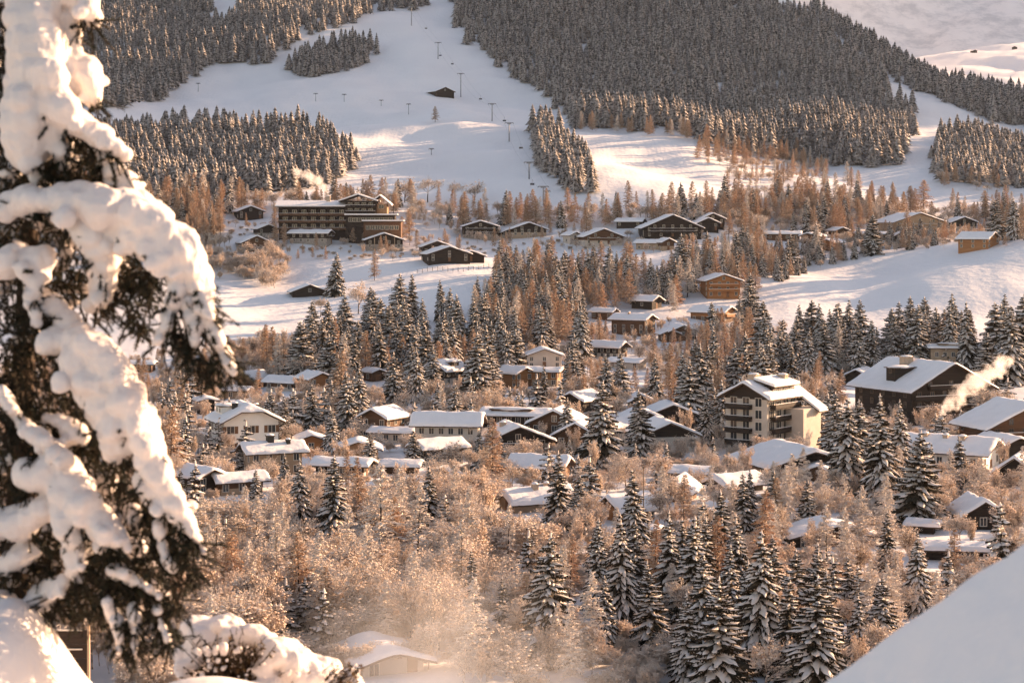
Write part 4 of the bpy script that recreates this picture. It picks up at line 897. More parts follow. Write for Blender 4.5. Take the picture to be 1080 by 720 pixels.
# ------------------------------------------------------------------ thickets nobody could count
def thicket(name, label, poly, spacing, protos, sc, dr=(120, 900), seed=1, density=1.0, guard=True, clear=1.6):
    r = np.random.RandomState(seed); xs = [p[0] for p in poly]; pts = []
    for y in np.arange(dr[0], dr[1], spacing):
        x = np.arange((min(xs)-CX)/F*y, (max(xs)-CX)/F*y, spacing)
        if len(x): pts.append(np.stack([x+r.uniform(-.48,.48,len(x))*spacing, np.full(len(x), y)+r.uniform(-.48,.48,len(x))*spacing], 1))
    p = np.concatenate(pts); z = T(p[:,0], p[:,1]); px = CX+F*p[:,0]/p[:,1]; py = HY-F*z/p[:,1]
    ins = np.zeros(len(p), bool); j = len(poly)-1
    for i in range(len(poly)):
        (xi, yi), (xj, yj) = poly[i], poly[j]
        if yi != yj: ins ^= ((yi > py) != (yj > py)) & (px < (xj-xi)*(py-yi)/(yj-yi)+xi)
        j = i
    ins &= r.rand(len(p)) < density
    for h in HOUSES: ins &= (p[:,0]-h['x'])**2+(p[:,1]-h['y'])**2 > (h['r']*.80+.6)**2
    if guard:
        hp = 1.0*sc[1]*protos[0][2]*F/p[:,1]; wp = hp*.35
        for x0, x1, y0, y1, hd, h in BOXES:
            ins &= ~((p[:,1] < hd) & (px+wp > x0) & (px-wp < x1) & (py-hp < y1) & (py > y0))
    hp = .75*sc[1]*protos[0][2]*F/p[:,1]
    for t in TREES:
        if t['hero']:
            s = F/t['y']; c = CX+t['x']*s; top = HY-(t['z']+t['h'])*s; base = HY-(t['z']+t['h']*.16)*s; w = t['h']*s*.2
            ins &= ~((p[:,1] < t['y']+1) & (np.abs(px-c) < w) & (py-hp < base) & (py > top))
    p = p[ins]; z = z[ins]
    me = bpy.data.meshes.new(name); me.vertices.add(len(p)); me.vertices.foreach_set('co', np.concatenate([p, z[:,None]-.1], 1).astype(np.float32).ravel())
    o = link(name, me); tag(o, label, kind='stuff')
    src = bpy.data.collections.new(name+'_source')
    for tm, cm, H0 in protos: src.objects.link(bpy.data.objects.new(name+'_plant', cm))
    g = bpy.data.node_groups.new(name, 'GeometryNodeTree'); N, L = g.nodes, g.links
    g.interface.new_socket('Geometry', in_out='INPUT', socket_type='NodeSocketGeometry'); g.interface.new_socket('Geometry', in_out='OUTPUT', socket_type='NodeSocketGeometry')
    gi, go = N.new('NodeGroupInput'), N.new('NodeGroupOutput')
    ci = N.new('GeometryNodeCollectionInfo'); ci.inputs['Collection'].default_value = src; ci.inputs['Separate Children'].default_value = True; ci.inputs['Reset Children'].default_value = True
    ip = N.new('GeometryNodeInstanceOnPoints'); ip.inputs['Pick Instance'].default_value = True
    rr = N.new('FunctionNodeRandomValue'); rr.data_type = 'FLOAT_VECTOR'; rr.inputs[0].default_value = (-.06,-.06,0); rr.inputs[1].default_value = (.06,.06,6.283)
    rs = N.new('FunctionNodeRandomValue'); rs.data_type = 'FLOAT'; rs.inputs[2].default_value = sc[0]; rs.inputs[3].default_value = sc[1]
    L.new(gi.outputs[0], ip.inputs['Points']); L.new(ci.outputs[0], ip.inputs['Instance']); L.new(rr.outputs[0], ip.inputs['Rotation']); L.new(rs.outputs[1], ip.inputs['Scale']); L.new(ip.outputs[0], go.inputs[0])
    md = o.modifiers.new('scatter', 'NODES'); md.node_group = g
    print(name, len(p))
thicket('frosted_thicket', 'frosted bare thicket filling the valley floor below the village', [(-90,515),(470,508),(570,525),(570,740),(-90,740)], 3.5, BAR*2+BUS[:2]+LAR[3:], (.42,.82), (130,420), 1)
thicket('golden_thicket', 'golden frosted shrubs filling the slope between the front spruces', [(560,540),(700,530),(860,520),(1190,515),(1190,640),(900,740),(560,740)], 3.8, BUS+BAR[4:]+BAR[1:2]+LAR[3:], (.4,.70), (130,420), 2, density=.72)
thicket('garden_shrubbery', 'frosted garden shrubs packed between the houses of the village', [(-90,425),(460,420),(700,425),(900,440),(1190,430),(1190,525),(560,530),(-90,530)], 5.2, BUS+BAR, (.35,.7), (280,620), 3, density=.8)
thicket('slope_shrubbery', 'frosted shrubs and young larches between the upper houses', [(-90,392),(320,380),(560,365),(640,345),(800,340),(900,392),(900,432),(-90,432)], 6.0, BAR+LAR[:2], (.38,.7), (450,760), 4, density=.8)
thicket('shoulder_thicket', 'brown leafless brushwood under the mixed wood on the shoulder', [(500,292),(600,270),(740,262),(800,272),(800,335),(640,350),(560,378),(500,362)], 6.5, SPR[:4]+LAR+BAR[:1], (.6,1.05), (640,900), 5)
thicket('larch_belt', 'dense belt of orange larches behind the upper row of chalets', [(-90,212),(300,212),(330,216),(420,214),(460,222),(560,230),(600,226),(700,224),(770,212),(880,210),(910,220),(960,226),(1190,226),(1190,244),(940,238),(860,252),(760,254),(700,243),(560,240),(440,238),(290,232),(200,257),(-90,264)], 6.2, LAR+BAR[:5]+SPR[:1], (.6,1.1), (840,1120), 6, density=.9)
thicket('row_shrubbery', 'low orange shrubs between the chalets of the upper row', [(-90,238),(420,240),(560,244),(700,246),(800,250),(1190,240),(1190,256),(1000,262),(800,272),(700,270),(560,264),(440,278),(-90,268)], 5.5, BUS+BAR+LAR[:2], (.3,.62), (780,1000), 12, density=.62)
thicket('field_edge_wood', 'dark mixed wood along the upper edge of the right snow field', [(797,292),(812,262),(860,256),(940,250),(1004,250),(1004,256),(960,264),(900,276),(815,298)], 5.6, SPR[:4]+LAR[:2]+BAR[:4], (.35,.68), (700,930), 13, density=.9, guard=False)
thicket('field_hedge', 'orange frosted hedge shrubs along the side of the hut field', [(205,262),(290,262),(305,285),(290,308),(250,296),(215,296)], 5.5, BAR+BUS, (.7,1.05), (680,900), 7)
thicket('brown_hedge', 'hedge of brown leafless shrubs at the lower edge of the hut field', [(228,378),(330,366),(345,386),(330,398),(228,398)], 5.0, BAR, (.6,.9), (520,700), 8)

# ------------------------------------------------------------------ far woods: too many to count
def far_template(seed):
    r = np.random.RandomState(seed); v, f = [], []
    tiers, n = 9, 6
    for i in range(tiers):
        t = i/tiers; z0 = .08+.90*t; rad = .26*(1-t)**.8+.012; za = min(1.0, z0+.23*(1-.45*t)); b = len(v)
        v.append((0, 0, za))
        for k in range(n*2):
            a = math.pi*(k+r.uniform(-.3,.3))/n; q = rad*(r.uniform(.9,1.25) if k % 2 == 0 else r.uniform(.45,.65))
            v.append((q*math.cos(a), q*math.sin(a), z0 - (.035 if k % 2 == 0 else -.015) + r.uniform(-.015,.015)))
        for k in range(n*2): f.append((b, b+1+k, b+1+(k+1) % (n*2)))
    return np.array(v), np.array(f)
FT = [far_template(i) for i in range(5)]
def far_wood(name, label, poly, spacing, hm, m='far', dr=(900, 2300), temps=FT, seed=1, density=1.0):
    r = np.random.RandomState(seed); xs = [p[0] for p in poly]
    pts = []
    for y in np.arange(dr[0], dr[1], spacing):
        x0, x1 = (min(xs)-CX)/F*y, (max(xs)-CX)/F*y
        x = np.arange(x0, x1, spacing); 
        if len(x) == 0: continue
        pts.append(np.stack([x+r.uniform(-.45,.45,len(x))*spacing, np.full(len(x), y)+r.uniform(-.45,.45,len(x))*spacing], 1))
    p = np.concatenate(pts); z = T(p[:,0], p[:,1]); px = CX+F*p[:,0]/p[:,1]; py = HY-F*z/p[:,1]
    A, B = p[:,0], p[:,1]
    px = px + 5*np.sin(A/31+seed)*np.sin(B/47) + 3*np.sin(A/13+B/17) + r.normal(0, 2.2, len(p)); py = py + 2.5*np.sin(A/23+B/29+seed) + r.normal(0, 1.2, len(p))
    lush = .5+.5*np.sin(A/57+1.3*np.sin(B/83)+seed)*np.sin(B/71+np.sin(A/39))
    ins = np.zeros(len(p), bool); j = len(poly)-1
    for i in range(len(poly)):
        (xi, yi), (xj, yj) = poly[i], poly[j]
        if yi != yj: ins ^= ((yi > py) != (yj > py)) & (px < (xj-xi)*(py-yi)/(yj-yi)+xi)
        j = i
    keep = ins & (r.rand(len(p)) < density*(.72+.28*lush)); p = p[keep]; z = z[keep]; lush = lush[keep]
    V, Fc, off = [], [], 0
    for (x, y), zz, lu in zip(p, z, lush):
        tv, tf = temps[r.randint(len(temps))]; h = (hm[0]+(hm[1]-hm[0])*(.25+.75*lu)*r.rand()**.8)*r.choice((1,1,1,.85,.6)); w = (.5*h+9)*r.uniform(.75,1.2); a = r.uniform(0, 6.283)
        c, s = math.cos(a)*w, math.sin(a)*w
        V.append(np.stack([x+tv[:,0]*c-tv[:,1]*s, y+tv[:,0]*s+tv[:,1]*c, zz-.4+tv[:,2]*h], 1)); Fc.append(tf+off); off += len(tv)
    if not V: print('EMPTY WOOD', name); return
    o = link(name, np_mesh(name, np.concatenate(V), np.concatenate(Fc), [M[m]])); tag(o, label, kind='stuff')
    print(name, len(p))
far_wood('spruce_forest', 'dense frosted spruce forest covering the steep hill above the village', [(473,-80),(478,20),(490,46),(515,60),(540,80),(565,92),(590,110),(608,136),(660,138),(700,136),(740,148),(800,166),(870,176),(930,180),(955,167),(966,142),(955,115),(930,92),(924,76),(905,60),(870,38),(830,14),(800,-8),(790,-80)], 7.6, (15,25), seed=1, dr=(1100,2500))
far_wood('ridge_forest', 'band of tall spruces along the descending ridge line', [(850,-10),(865,10),(925,40),(967,66),(1010,92),(1067,104),(1230,112),(1230,150),(1050,130),(1010,112),(970,99),(928,76),(900,52),(860,24)], 7.4, (15,25), seed=2, dr=(1300,2100))
far_wood('lower_ridge_forest', 'wood of spruces below the sunlit snow tongue at the right edge', [(1000,148),(1030,142),(1080,160),(1230,172),(1230,205),(1030,197),(1000,192),(980,177),(985,160)], 6.5, (12,20), seed=3, dr=(1000,1900))
far_wood('strip_forest', 'narrow strip of spruces running down between two pistes', [(550,138),(570,134),(596,150),(616,172),(633,203),(600,212),(585,207),(582,186),(568,162)], 6.0, (13,20), seed=4, dr=(900,1500))
far_wood('lower_piste_forest', 'dark spruce wood beside the lower piste behind the near snowy spruce', [(-150,148),(130,138),(200,140),(300,141),(345,146),(374,162),(370,182),(342,192),(300,203),(200,212),(-150,216)], 6.0, (13,21), seed=5, dr=(900,1600))
far_wood('island_forest', 'island of spruces in the middle of the upper piste', [(296,80),(330,56),(345,50),(385,50),(396,62),(380,70),(330,82)], 6.4, (14,21), seed=6, dr=(1200,2200))
far_wood('upper_forest', 'spruce forest at the top edge beside the highest piste', [(-150,122),(130,112),(168,108),(168,94),(195,88),(220,75),(245,64),(275,72),(310,46),(330,36),(400,14),(450,6),(450,-80),(256,-80),(256,18),(224,22),(222,-80),(-150,-80)], 8.0, (15,26), seed=7, dr=(1250,2400))
thicket('larch_thicket', 'thicket of small orange larches under the spruce forest edge', [(728,164),(745,154),(790,168),(830,168),(880,178),(860,190),(805,196),(770,192),(740,176)], 8, BAR[:4]+LAR[:3], (.5,.95), (1000, 1500), 13, density=.75, guard=False)
thicket('larch_fringe', 'bright fringe of larches along the lower edge of the spruce forest', [(612,132),(660,136),(720,142),(800,160),(860,172),(860,180),(790,168),(720,150),(660,141),(612,139)], 8, LAR, (.5,.95), (1000, 1700), 12, density=.75, guard=False)
thicket('larch_wood', 'orange larches filling the gaps of the belt under the pistes', [(-90,220),(300,218),(420,222),(560,230),(700,227),(860,220),(1190,230),(1190,238),(860,232),(700,236),(560,238),(420,234),(290,230),(-90,240)], 10, BAR[:4]+LAR[:3], (.5,.95), (900, 1150), 10, density=.75, guard=False)
thicket('ridge_thicket', 'orange thicket below the right edge wood', [(990,186),(1190,196),(1190,212),(1040,206),(985,196)], 8, BAR[:4]+LAR[:3], (.5,.95), (950, 1500), 13, density=.75, guard=False)
# ------------------------------------------------------------------ ski lift
def pylon(px, pyb, hpx, label, head=True, small=False):
    x, d, z = hit(px, pyb); s = d/F; h = hpx*s
    o = link('lift_pylon' if not small else 'drag_lift_pylon', None); o.location = (x, d, z); tag(o, label, 'lift pylon', 'pylons on the piste')
    k = .34 if not small else .2
    mb = MB(); mb.tube([(0,0,-1.5),(0,0,h*.5),(0,0,h*.96)], [k*1.25, k, k*.8], 8, cap=True); mb.build('mast', M['metal'], o)
    w = (2.7 if not small else 1.5)*(1 if head else .6)
    mb = MB(); mb.box(-w, w, -.28, .28, h*.96, h*.96+.45); mb.box(-w*.5, w*.5, -.2, .2, h*.96-.5, h*.96-.003); arm = mb.build('crossarm', M['metal'], o)
    for sx in (-1, 1):
        mb = MB(); mb.box(sx*w-.22, sx*w+.22, -1.5, 1.5, h*.96-.32, h*.96-.005); mb.build('sheave_assembly', M['metal'], arm)
    return (x, d, z+h*.96-.3, w)
PY = [pylon(434,27,20,'highest lift pylon, standing where the piste leaves the top edge'),
      pylon(462,63,17,'lift pylon between the top one and the pylon by the piste hut'),
      pylon(486,103,26,'tallest lift pylon beside the dark piste hut'),
      pylon(519,129,19,'lift pylon downhill of the piste hut on the sunlit band'),
      pylon(537,151,20,'lift pylon beside the narrow strip wood'),
      pylon(558,189,18,'lift pylon on the bluish lower piste'),
      pylon(573,218,20,'lowest lift pylon, above the broad low chalet')]
pylon(577,219,18,'thin lift mast standing close to the lowest pylon',False)
for a, b, c, l in ((333,108,9,'short drag lift mast beside the left end of the sunlit band'),(363,108,8,'drag lift mast on the sunlit band, second from its left end'),
                   (402,113,6,'drag lift mast in the middle of the sunlit band'),(431,122,11,'dark drag lift mast below the piste hut'),(455,164,7,'lonely drag lift mast in the bluish piste'),(209,98,9,'mast on the snow beside the uppermost forest')):
    pylon(a, b, c, l, small=True)
for side, wd in ((-1,'left'),(1,'right')):
    mb = MB()
    for (x0,y0,z0,w0),(x1,y1,z1,w1) in zip(PY[:-1], PY[1:]):
        pts = []
        for i in range(13):
            t = i/12; sag = 4*t*(1-t)*.02*math.dist((x0,y0,z0),(x1,y1,z1))
            pts.append((x0+(x1-x0)*t+side*(w0+(w1-w0)*t), y0+(y1-y0)*t, z0+(z1-z0)*t-sag))
        mb.tube(pts, [.035]*13, 4)
    o = mb.build('lift_cable', M['metal'], None); tag(o, f'thin steel lift cable on the {"hut side" if side<0 else "forest side"} of the pylons', 'cable', 'lift cables')
ci = 0
for seg, t, side, where in ((0,.45,1,'between the two highest pylons'),(1,.5,1,'just above the tallest pylon'),(1,.25,-1,'below the second highest pylon'),(2,.55,1,'below the piste hut'),(3,.5,1,'over the sunlit band'),(4,.4,1,'beside the strip wood'),(5,.6,-1,'above the lowest pylon')):
    (x0,y0,z0,w0),(x1,y1,z1,w1) = PY[seg], PY[seg+1]
    L = math.dist((x0,y0,z0),(x1,y1,z1)); x = x0+(x1-x0)*t+side*w0; y = y0+(y1-y0)*t; z = z0+(z1-z0)*t-4*t*(1-t)*.02*L
    o = link('lift_chair', None); o.location = (x, y, z); tag(o, 'dark lift chair hanging from the cable '+where, 'lift chair', 'chairs on the lift')
    mb = MB(); mb.tube([(0,0,0),(0,.1,-1.4),(0,.1,-2.4)], [.07,.07,.07], 5); mb.build('hanger', M['metal'], o)
    mb = MB(); mb.box(-1.1,1.1,-.25,.35,-2.95,-2.7); mb.build('seat', M['cabin'], o)
    mb = MB(); mb.box(-1.1,1.1,.352,.5,-2.95,-1.9); mb.build('backrest', M['cabin'], o)
# post fence along the upper field
o = link('post_fence', None); x, d, z = hit(472, 284); o.location = (x, d, z); tag(o, 'sparse wooden post fence along the snow below the stepped chalets', 'fence')
pp = []
for i in range(16):
    a, dd, c = hit(440+i*5.4, 289-1.2*math.sin(i*.5)-(.4*i)); pp.append((a-x, dd-d, c-z))
    mb = MB(); mb.tube([(a-x,dd-d,c-z-.4),(a-x,dd-d,c-z+rnd.uniform(1.4,2.0))], [.11,.09], 5, cap=True); mb.build('post', M['pole'], o)
mb = MB(); mb.tube([(a,b,c+1.1) for a,b,c in pp], [.025]*len(pp), 3); mb.build('rail', M['pole'], o)
# flag pole in front of the steep white roof
x, d, z = hit(676,552); o = link('flag_pole', None); o.location = (x, d-6, z); tag(o, 'thin dark pole rising in front of the steep sunlit white roof', 'pole')
mb = MB(); mb.tube([(0,0,-1),(0,0,9.5)], [.10,.07], 6, cap=True); mb.build('mast', M['pole'], o)
mb = MB(); mb.ball((0,0,9.6), .16, seg=8, rings=5); mb.build('finial', M['pole'], o)

# ------------------------------------------------------------------ the snow-laden spruce beside the camera
ND = 9.0
M['near_needle'] = mat('near_needle', (.006,.010,.005), (.040,.034,.012), 14, lo=.5, hi=.85, rough=.6, transl=.15)
M['near_twig'] = mat('near_twig', (.03,.02,.012), (.06,.038,.022), 9, rough=.8)
M['near_tree_snow'] = mat('near_tree_snow', (.83,.77,.74), (.86,.80,.77), 4, rough=.55, bump=.25, bscale=14, transl=.22)
def rough(o, octs):
    from mathutils import noise as NZ
    me = o.data; n = len(me.vertices); co = np.zeros(n*3, np.float32); me.vertices.foreach_get('co', co); nr = np.array([tuple(q.vector) for q in me.vertex_normals], np.float32)
    co = co.reshape(-1, 3); s = np.array([sum(a*NZ.noise(Vector(c)*f) for f, a in octs) for c in co.tolist()], np.float32)
    me.vertices.foreach_set('co', (co+nr*s[:,None]).ravel())
    o.data.update(); return o
def near_spruce():
    root = link('near_spruce', None); bx, by, _ = P(8, 720, ND+.25); root.location = (bx, by, float(T(bx, by)))
    tag(root, 'big blurred spruce close to the camera, loaded with thick pillows of snow', 'spruce')
    inv = Vector(root.location); r = random.Random(99)
    mb = MB()
    def W(px, py, dd=0): return Vector(P(px, py, ND+dd)) - inv
    # trunk
    mb.tube([W(5,950,.3), W(14,720,.3), W(24,400,.28), W(38,100,.26), W(48,-130,.25)], [.085,.07,.055,.035,.012], 10); mb.build('trunk', M['bark'], root, True)
    chains = [  # (px, py, radius px, depth offset m)
     [(42,-60,16,.1),(38,-20,24,.05),(36,30,27,0),(42,80,31,-.05),(36,128,32,-.1),(28,160,22,-.1)],
     [(50,-30,18,.1),(75,-8,18,.05),(92,8,14,0),(99,22,7,-.02)], [(66,10,16,.1),(74,32,9,.06),(79,45,5,.05)],
     [(52,52,18,.1),(70,62,17,.08),(88,74,18,.05),(97,92,12,.02),(98,108,7,0)],[(60,80,14,0),(86,92,14,.06)],
     [(38,70,22,-.1),(54,104,22,-.15),(72,124,18,-.18),(96,140,13,-.2),(114,150,10,-.22),(131,162,7,-.22)],
     [(58,120,18,-.1),(62,150,13,-.12),(66,172,8,-.12)],[(34,150,16,-.1),(36,176,10,-.1),(40,192,6,-.1)],
     [(104,158,8,-.15),(118,176,8,-.1),(134,190,8,-.08),(148,196,6,-.06)], [(120,182,10,-.1),(140,208,13,-.1),(165,228,15,-.12)],
     [(0,222,16,-.1),(28,212,15,-.15),(58,210,18,-.2),(92,214,22,-.25),(128,222,23,-.3),(158,236,23,-.33),(184,256,22,-.35),(202,280,18,-.36),(214,304,12,-.36),(219,328,9,-.36),(224,346,8,-.36),(233,364,8,-.36),(242,382,6,-.36),(247,394,4,-.36)],
     [(80,226,20,-.2),(100,248,18,-.22),(112,276,15,-.2),(108,304,14,-.15),(100,322,9,-.12)],
     [(130,240,20,-.3),(164,262,18,-.35),(190,286,13,-.37)],[(186,300,9,-.38),(182,322,7,-.38),(176,345,6,-.38),(166,362,5,-.38)],[(198,318,8,-.36),(206,345,7,-.36),(204,362,6,-.36)],
     [(0,282,18,-.1),(20,272,18,-.15),(42,276,16,-.18),(34,300,11,-.2),(36,322,8,-.2),(38,340,5,-.2)],
     [(42,315,12,-.05),(60,328,13,-.1),(76,345,12,-.12)],
     [(52,362,16,-.2),(82,358,16,-.25),(104,370,17,-.3),(122,396,18,-.33),(136,424,18,-.35),(148,452,17,-.36),(158,482,15,-.37),(174,515,14,-.38),(190,542,11,-.38),(206,564,8,-.38),(214,580,5,-.38)],
     [(84,382,20,-.25),(104,412,22,-.3),(120,446,22,-.32),(126,474,16,-.3)],[(150,500,12,-.34),(172,535,10,-.35)],
     [(2,412,7,-.2),(14,436,7,-.22),(30,456,8,-.24),(52,470,9,-.25),(72,486,12,-.25)],[(50,440,7,-.1),(70,446,9,-.12),(84,462,10,-.15)],
     [(30,498,17,-.2),(58,498,20,-.25),(76,518,21,-.3),(96,540,18,-.33),(114,558,15,-.35),(128,570,10,-.35),(134,578,6,-.35)],
     [(70,540,16,-.28),(76,568,13,-.28),(80,592,10,-.27),(82,610,6,-.26)],[(0,552,20,-.1),(24,550,17,-.15),(46,535,14,-.2)],
     [(0,600,10,0),(24,586,12,-.1),(38,580,9,-.1)],[(140,540,8,-.2),(144,556,6,-.2)],
     [(40,632,14,-.1),(56,622,12,-.15),(68,612,8,-.15)],[(112,632,7,-.3),(122,655,6,-.3),(126,676,4,-.3),(126,688,3,-.3)],
     [(140,640,6,-.3),(144,668,5,-.3),(142,694,3,-.3)],[(166,640,6,-.34),(172,660,5,-.34),(180,682,3,-.34)],[(120,600,6,-.3),(146,614,6,-.33),(168,628,5,-.33)],
     [(168,552,6,-.36),(170,575,6,-.36),(182,600,5,-.36)],[(0,640,18,0),(10,655,14,0)],
    ]
    px2m = ND/F
    sn = MB(); br = MB(); nd = MB(); twigs = []
    for ch in chains:
        pts = []
        for (a, b) in zip(ch[:-1], ch[1:]):
            n = max(2, int(math.hypot(b[0]-a[0], b[1]-a[1])/max(3, min(a[2], b[2])*.38)))
            for i in range(n): pts.append([a[q]+(b[q]-a[q])*i/n for q in range(4)])
        pts.append(list(ch[-1]))
        for p in pts:
            rr = p[2]*px2m*r.uniform(.92, 1.16); c = W(p[0]+r.uniform(-.11,.11)*p[2], p[1]+r.uniform(-.11,.11)*p[2], p[3]+r.uniform(-.05,.05))
            sn.ball(tuple(c), (rr*1.02, rr*r.uniform(1.0,1.5), rr*r.uniform(.82,1.0)), seg=10, rings=7)
            if r.random() < .55 and p[2] > 8:   # side bulges fore and aft
                q = rr*r.uniform(.4,.7); sn.ball((c.x+r.uniform(-.9,.9)*rr, c.y+r.choice((-1,1))*rr*r.uniform(.7,1.3), c.z+r.uniform(-.9,.3)*rr), q, seg=8, rings=6)
        # the bough that carries it
        k = pts[::3]
        if len(k) > 2:
            q = [W(p[0], p[1]+p[2]*.75, p[3]) for p in k]
            br.tube([tuple(p) for p in q], [.016*(1-.75*i/len(q))+.003 for i in range(len(q))], 6)
            for i in range(len(q)-1):
                d = (q[i+1]-q[i])
                for rep in range(7):
                    b0 = q[i]+d*r.random(); w = k[i][2]*px2m
                    twigs.append((b0, Vector((r.uniform(-.5,.9), r.uniform(-1,1), r.uniform(-1.1,.15))).normalized()*r.uniform(.08,.14+w*.9)))
    # dark masses of bare needles between the pillows (px, py, spread, depth, count)
    for cx, cy, sp, dd, n in ((8,18,22,.12,26),(6,60,14,.15,14),(50,45,16,.18,18),(62,66,14,.1,14),(6,112,14,.0,16),(24,140,22,-.02,26),(84,158,18,-.05,26),(72,184,18,-.05,24),(104,196,14,-.08,18),(52,188,16,0,16),(18,196,14,0,14),
        (8,262,12,0,12),(70,240,12,-.05,10),(62,300,20,0,22),(82,290,14,0,14),(18,330,18,-.05,22),(30,360,22,-.05,26),(8,380,18,-.05,18),(136,286,17,-.15,30),(146,305,20,-.15,40),(158,296,16,-.2,26),(140,330,13,-.15,20),(150,348,10,-.15,14),
        (188,355,10,-.36,16),(196,372,10,-.36,18),(205,385,9,-.36,14),(218,388,8,-.36,12),(226,392,8,-.36,14),(214,330,8,-.36,8),
        (20,400,22,-.1,24),(50,408,22,-.1,26),(70,425,20,-.1,24),(90,455,16,-.1,16),(30,440,18,-.1,22),(50,480,14,-.15,10),(100,470,14,-.15,16),(10,470,16,-.1,16),
        (10,510,14,-.1,14),(30,522,10,-.2,8),(122,500,14,-.25,16),(140,520,16,-.25,22),(150,540,16,-.28,22),(160,560,18,-.3,28),(178,570,15,-.34,24),(192,590,14,-.34,22),(204,600,10,-.36,14),(104,572,16,-.2,22),(112,590,18,-.22,26),(130,600,20,-.28,34),(148,606,18,-.3,28),(96,620,18,-.2,26),(120,625,16,-.28,22),
        (30,566,16,-.1,16),(52,570,14,-.1,14),(52,600,18,-.12,22),(64,640,14,-.1,14),(84,640,16,-.15,18),(160,640,14,-.32,16),(182,640,12,-.34,18),(190,620,10,-.34,12),(172,660,8,-.34,8),(110,645,10,-.25,8),(140,660,8,-.3,8)):
        n = int(n*1.5)
        for i in range(n):
            a = W(cx+r.gauss(0,.55)*sp, cy+r.gauss(0,.55)*sp, dd+r.uniform(-.06,.16))
            twigs.append((a, Vector((r.uniform(-.7,.9), r.uniform(-1,1), r.uniform(-1.2,.3))).normalized()*r.uniform(.05,.11)))
    edge = [(-60,-40),(58,-40),(72,40),(78,108),(110,165),(140,208),(150,240),(150,290),(112,330),(80,350),(108,420),(140,500),(182,585),(178,640),(140,655),(60,650),(-60,665)]
    for i in range(4600):
        a_, b_ = r.uniform(-50,190), r.uniform(-40,660)
        if not inside(edge, a_, b_): continue
        a = W(a_, b_, r.uniform(.02,.6)); twigs.append((a, Vector((r.uniform(-.6,.9), r.uniform(-1,1), r.uniform(-1.2,.2))).normalized()*r.uniform(.06,.13)))
    for i in range(150):    # clots of snow caught on the inner boughs
        a_, b_ = r.uniform(-40,170), r.uniform(-30,640)
        if inside(edge, a_+14, b_): sn.ball(tuple(W(a_, b_, r.uniform(.05,.35))), (r.uniform(.03,.075), r.uniform(.03,.08), r.uniform(.02,.045)), seg=8, rings=6)
    for b0, d in twigs:
        e = b0+d; br.tube([tuple(b0), tuple(b0+d*.5+Vector((0,0,-.01))), tuple(e+Vector((0,0,-.02)))], [.0042,.0034,.002], 3)
        L = d.length; t = d.normalized(); a = t.cross(Vector((0,0,1)))
        a = a.normalized() if a.length > .05 else Vector((1,0,0)); c = t.cross(a)
        for k in range(int(L/.0019)):
            s = r.random(); q = r.uniform(0, 6.283); o_ = a*math.cos(q)+c*math.sin(q); p = b0+d*s+Vector((0,0,-.02*s*s))
            tip = p + (o_*.85+t*.6)*r.uniform(.014,.024); w = t.cross(o_)*.0025
            i = len(nd.v); nd.v += [tuple(p+w), tuple(p-w), tuple(tip)]; nd.f.append((i,i+1,i+2)); nd.m.append(0)
    br.build('boughs', M['near_twig'], root); nd.build('needles', M['near_needle'], root)
    rough(remeshed(sn, 'snow_load', [M['near_tree_snow']], root, .008, 8, .5), ((8, .020), (22, .008), (60, .003)))
near_spruce()

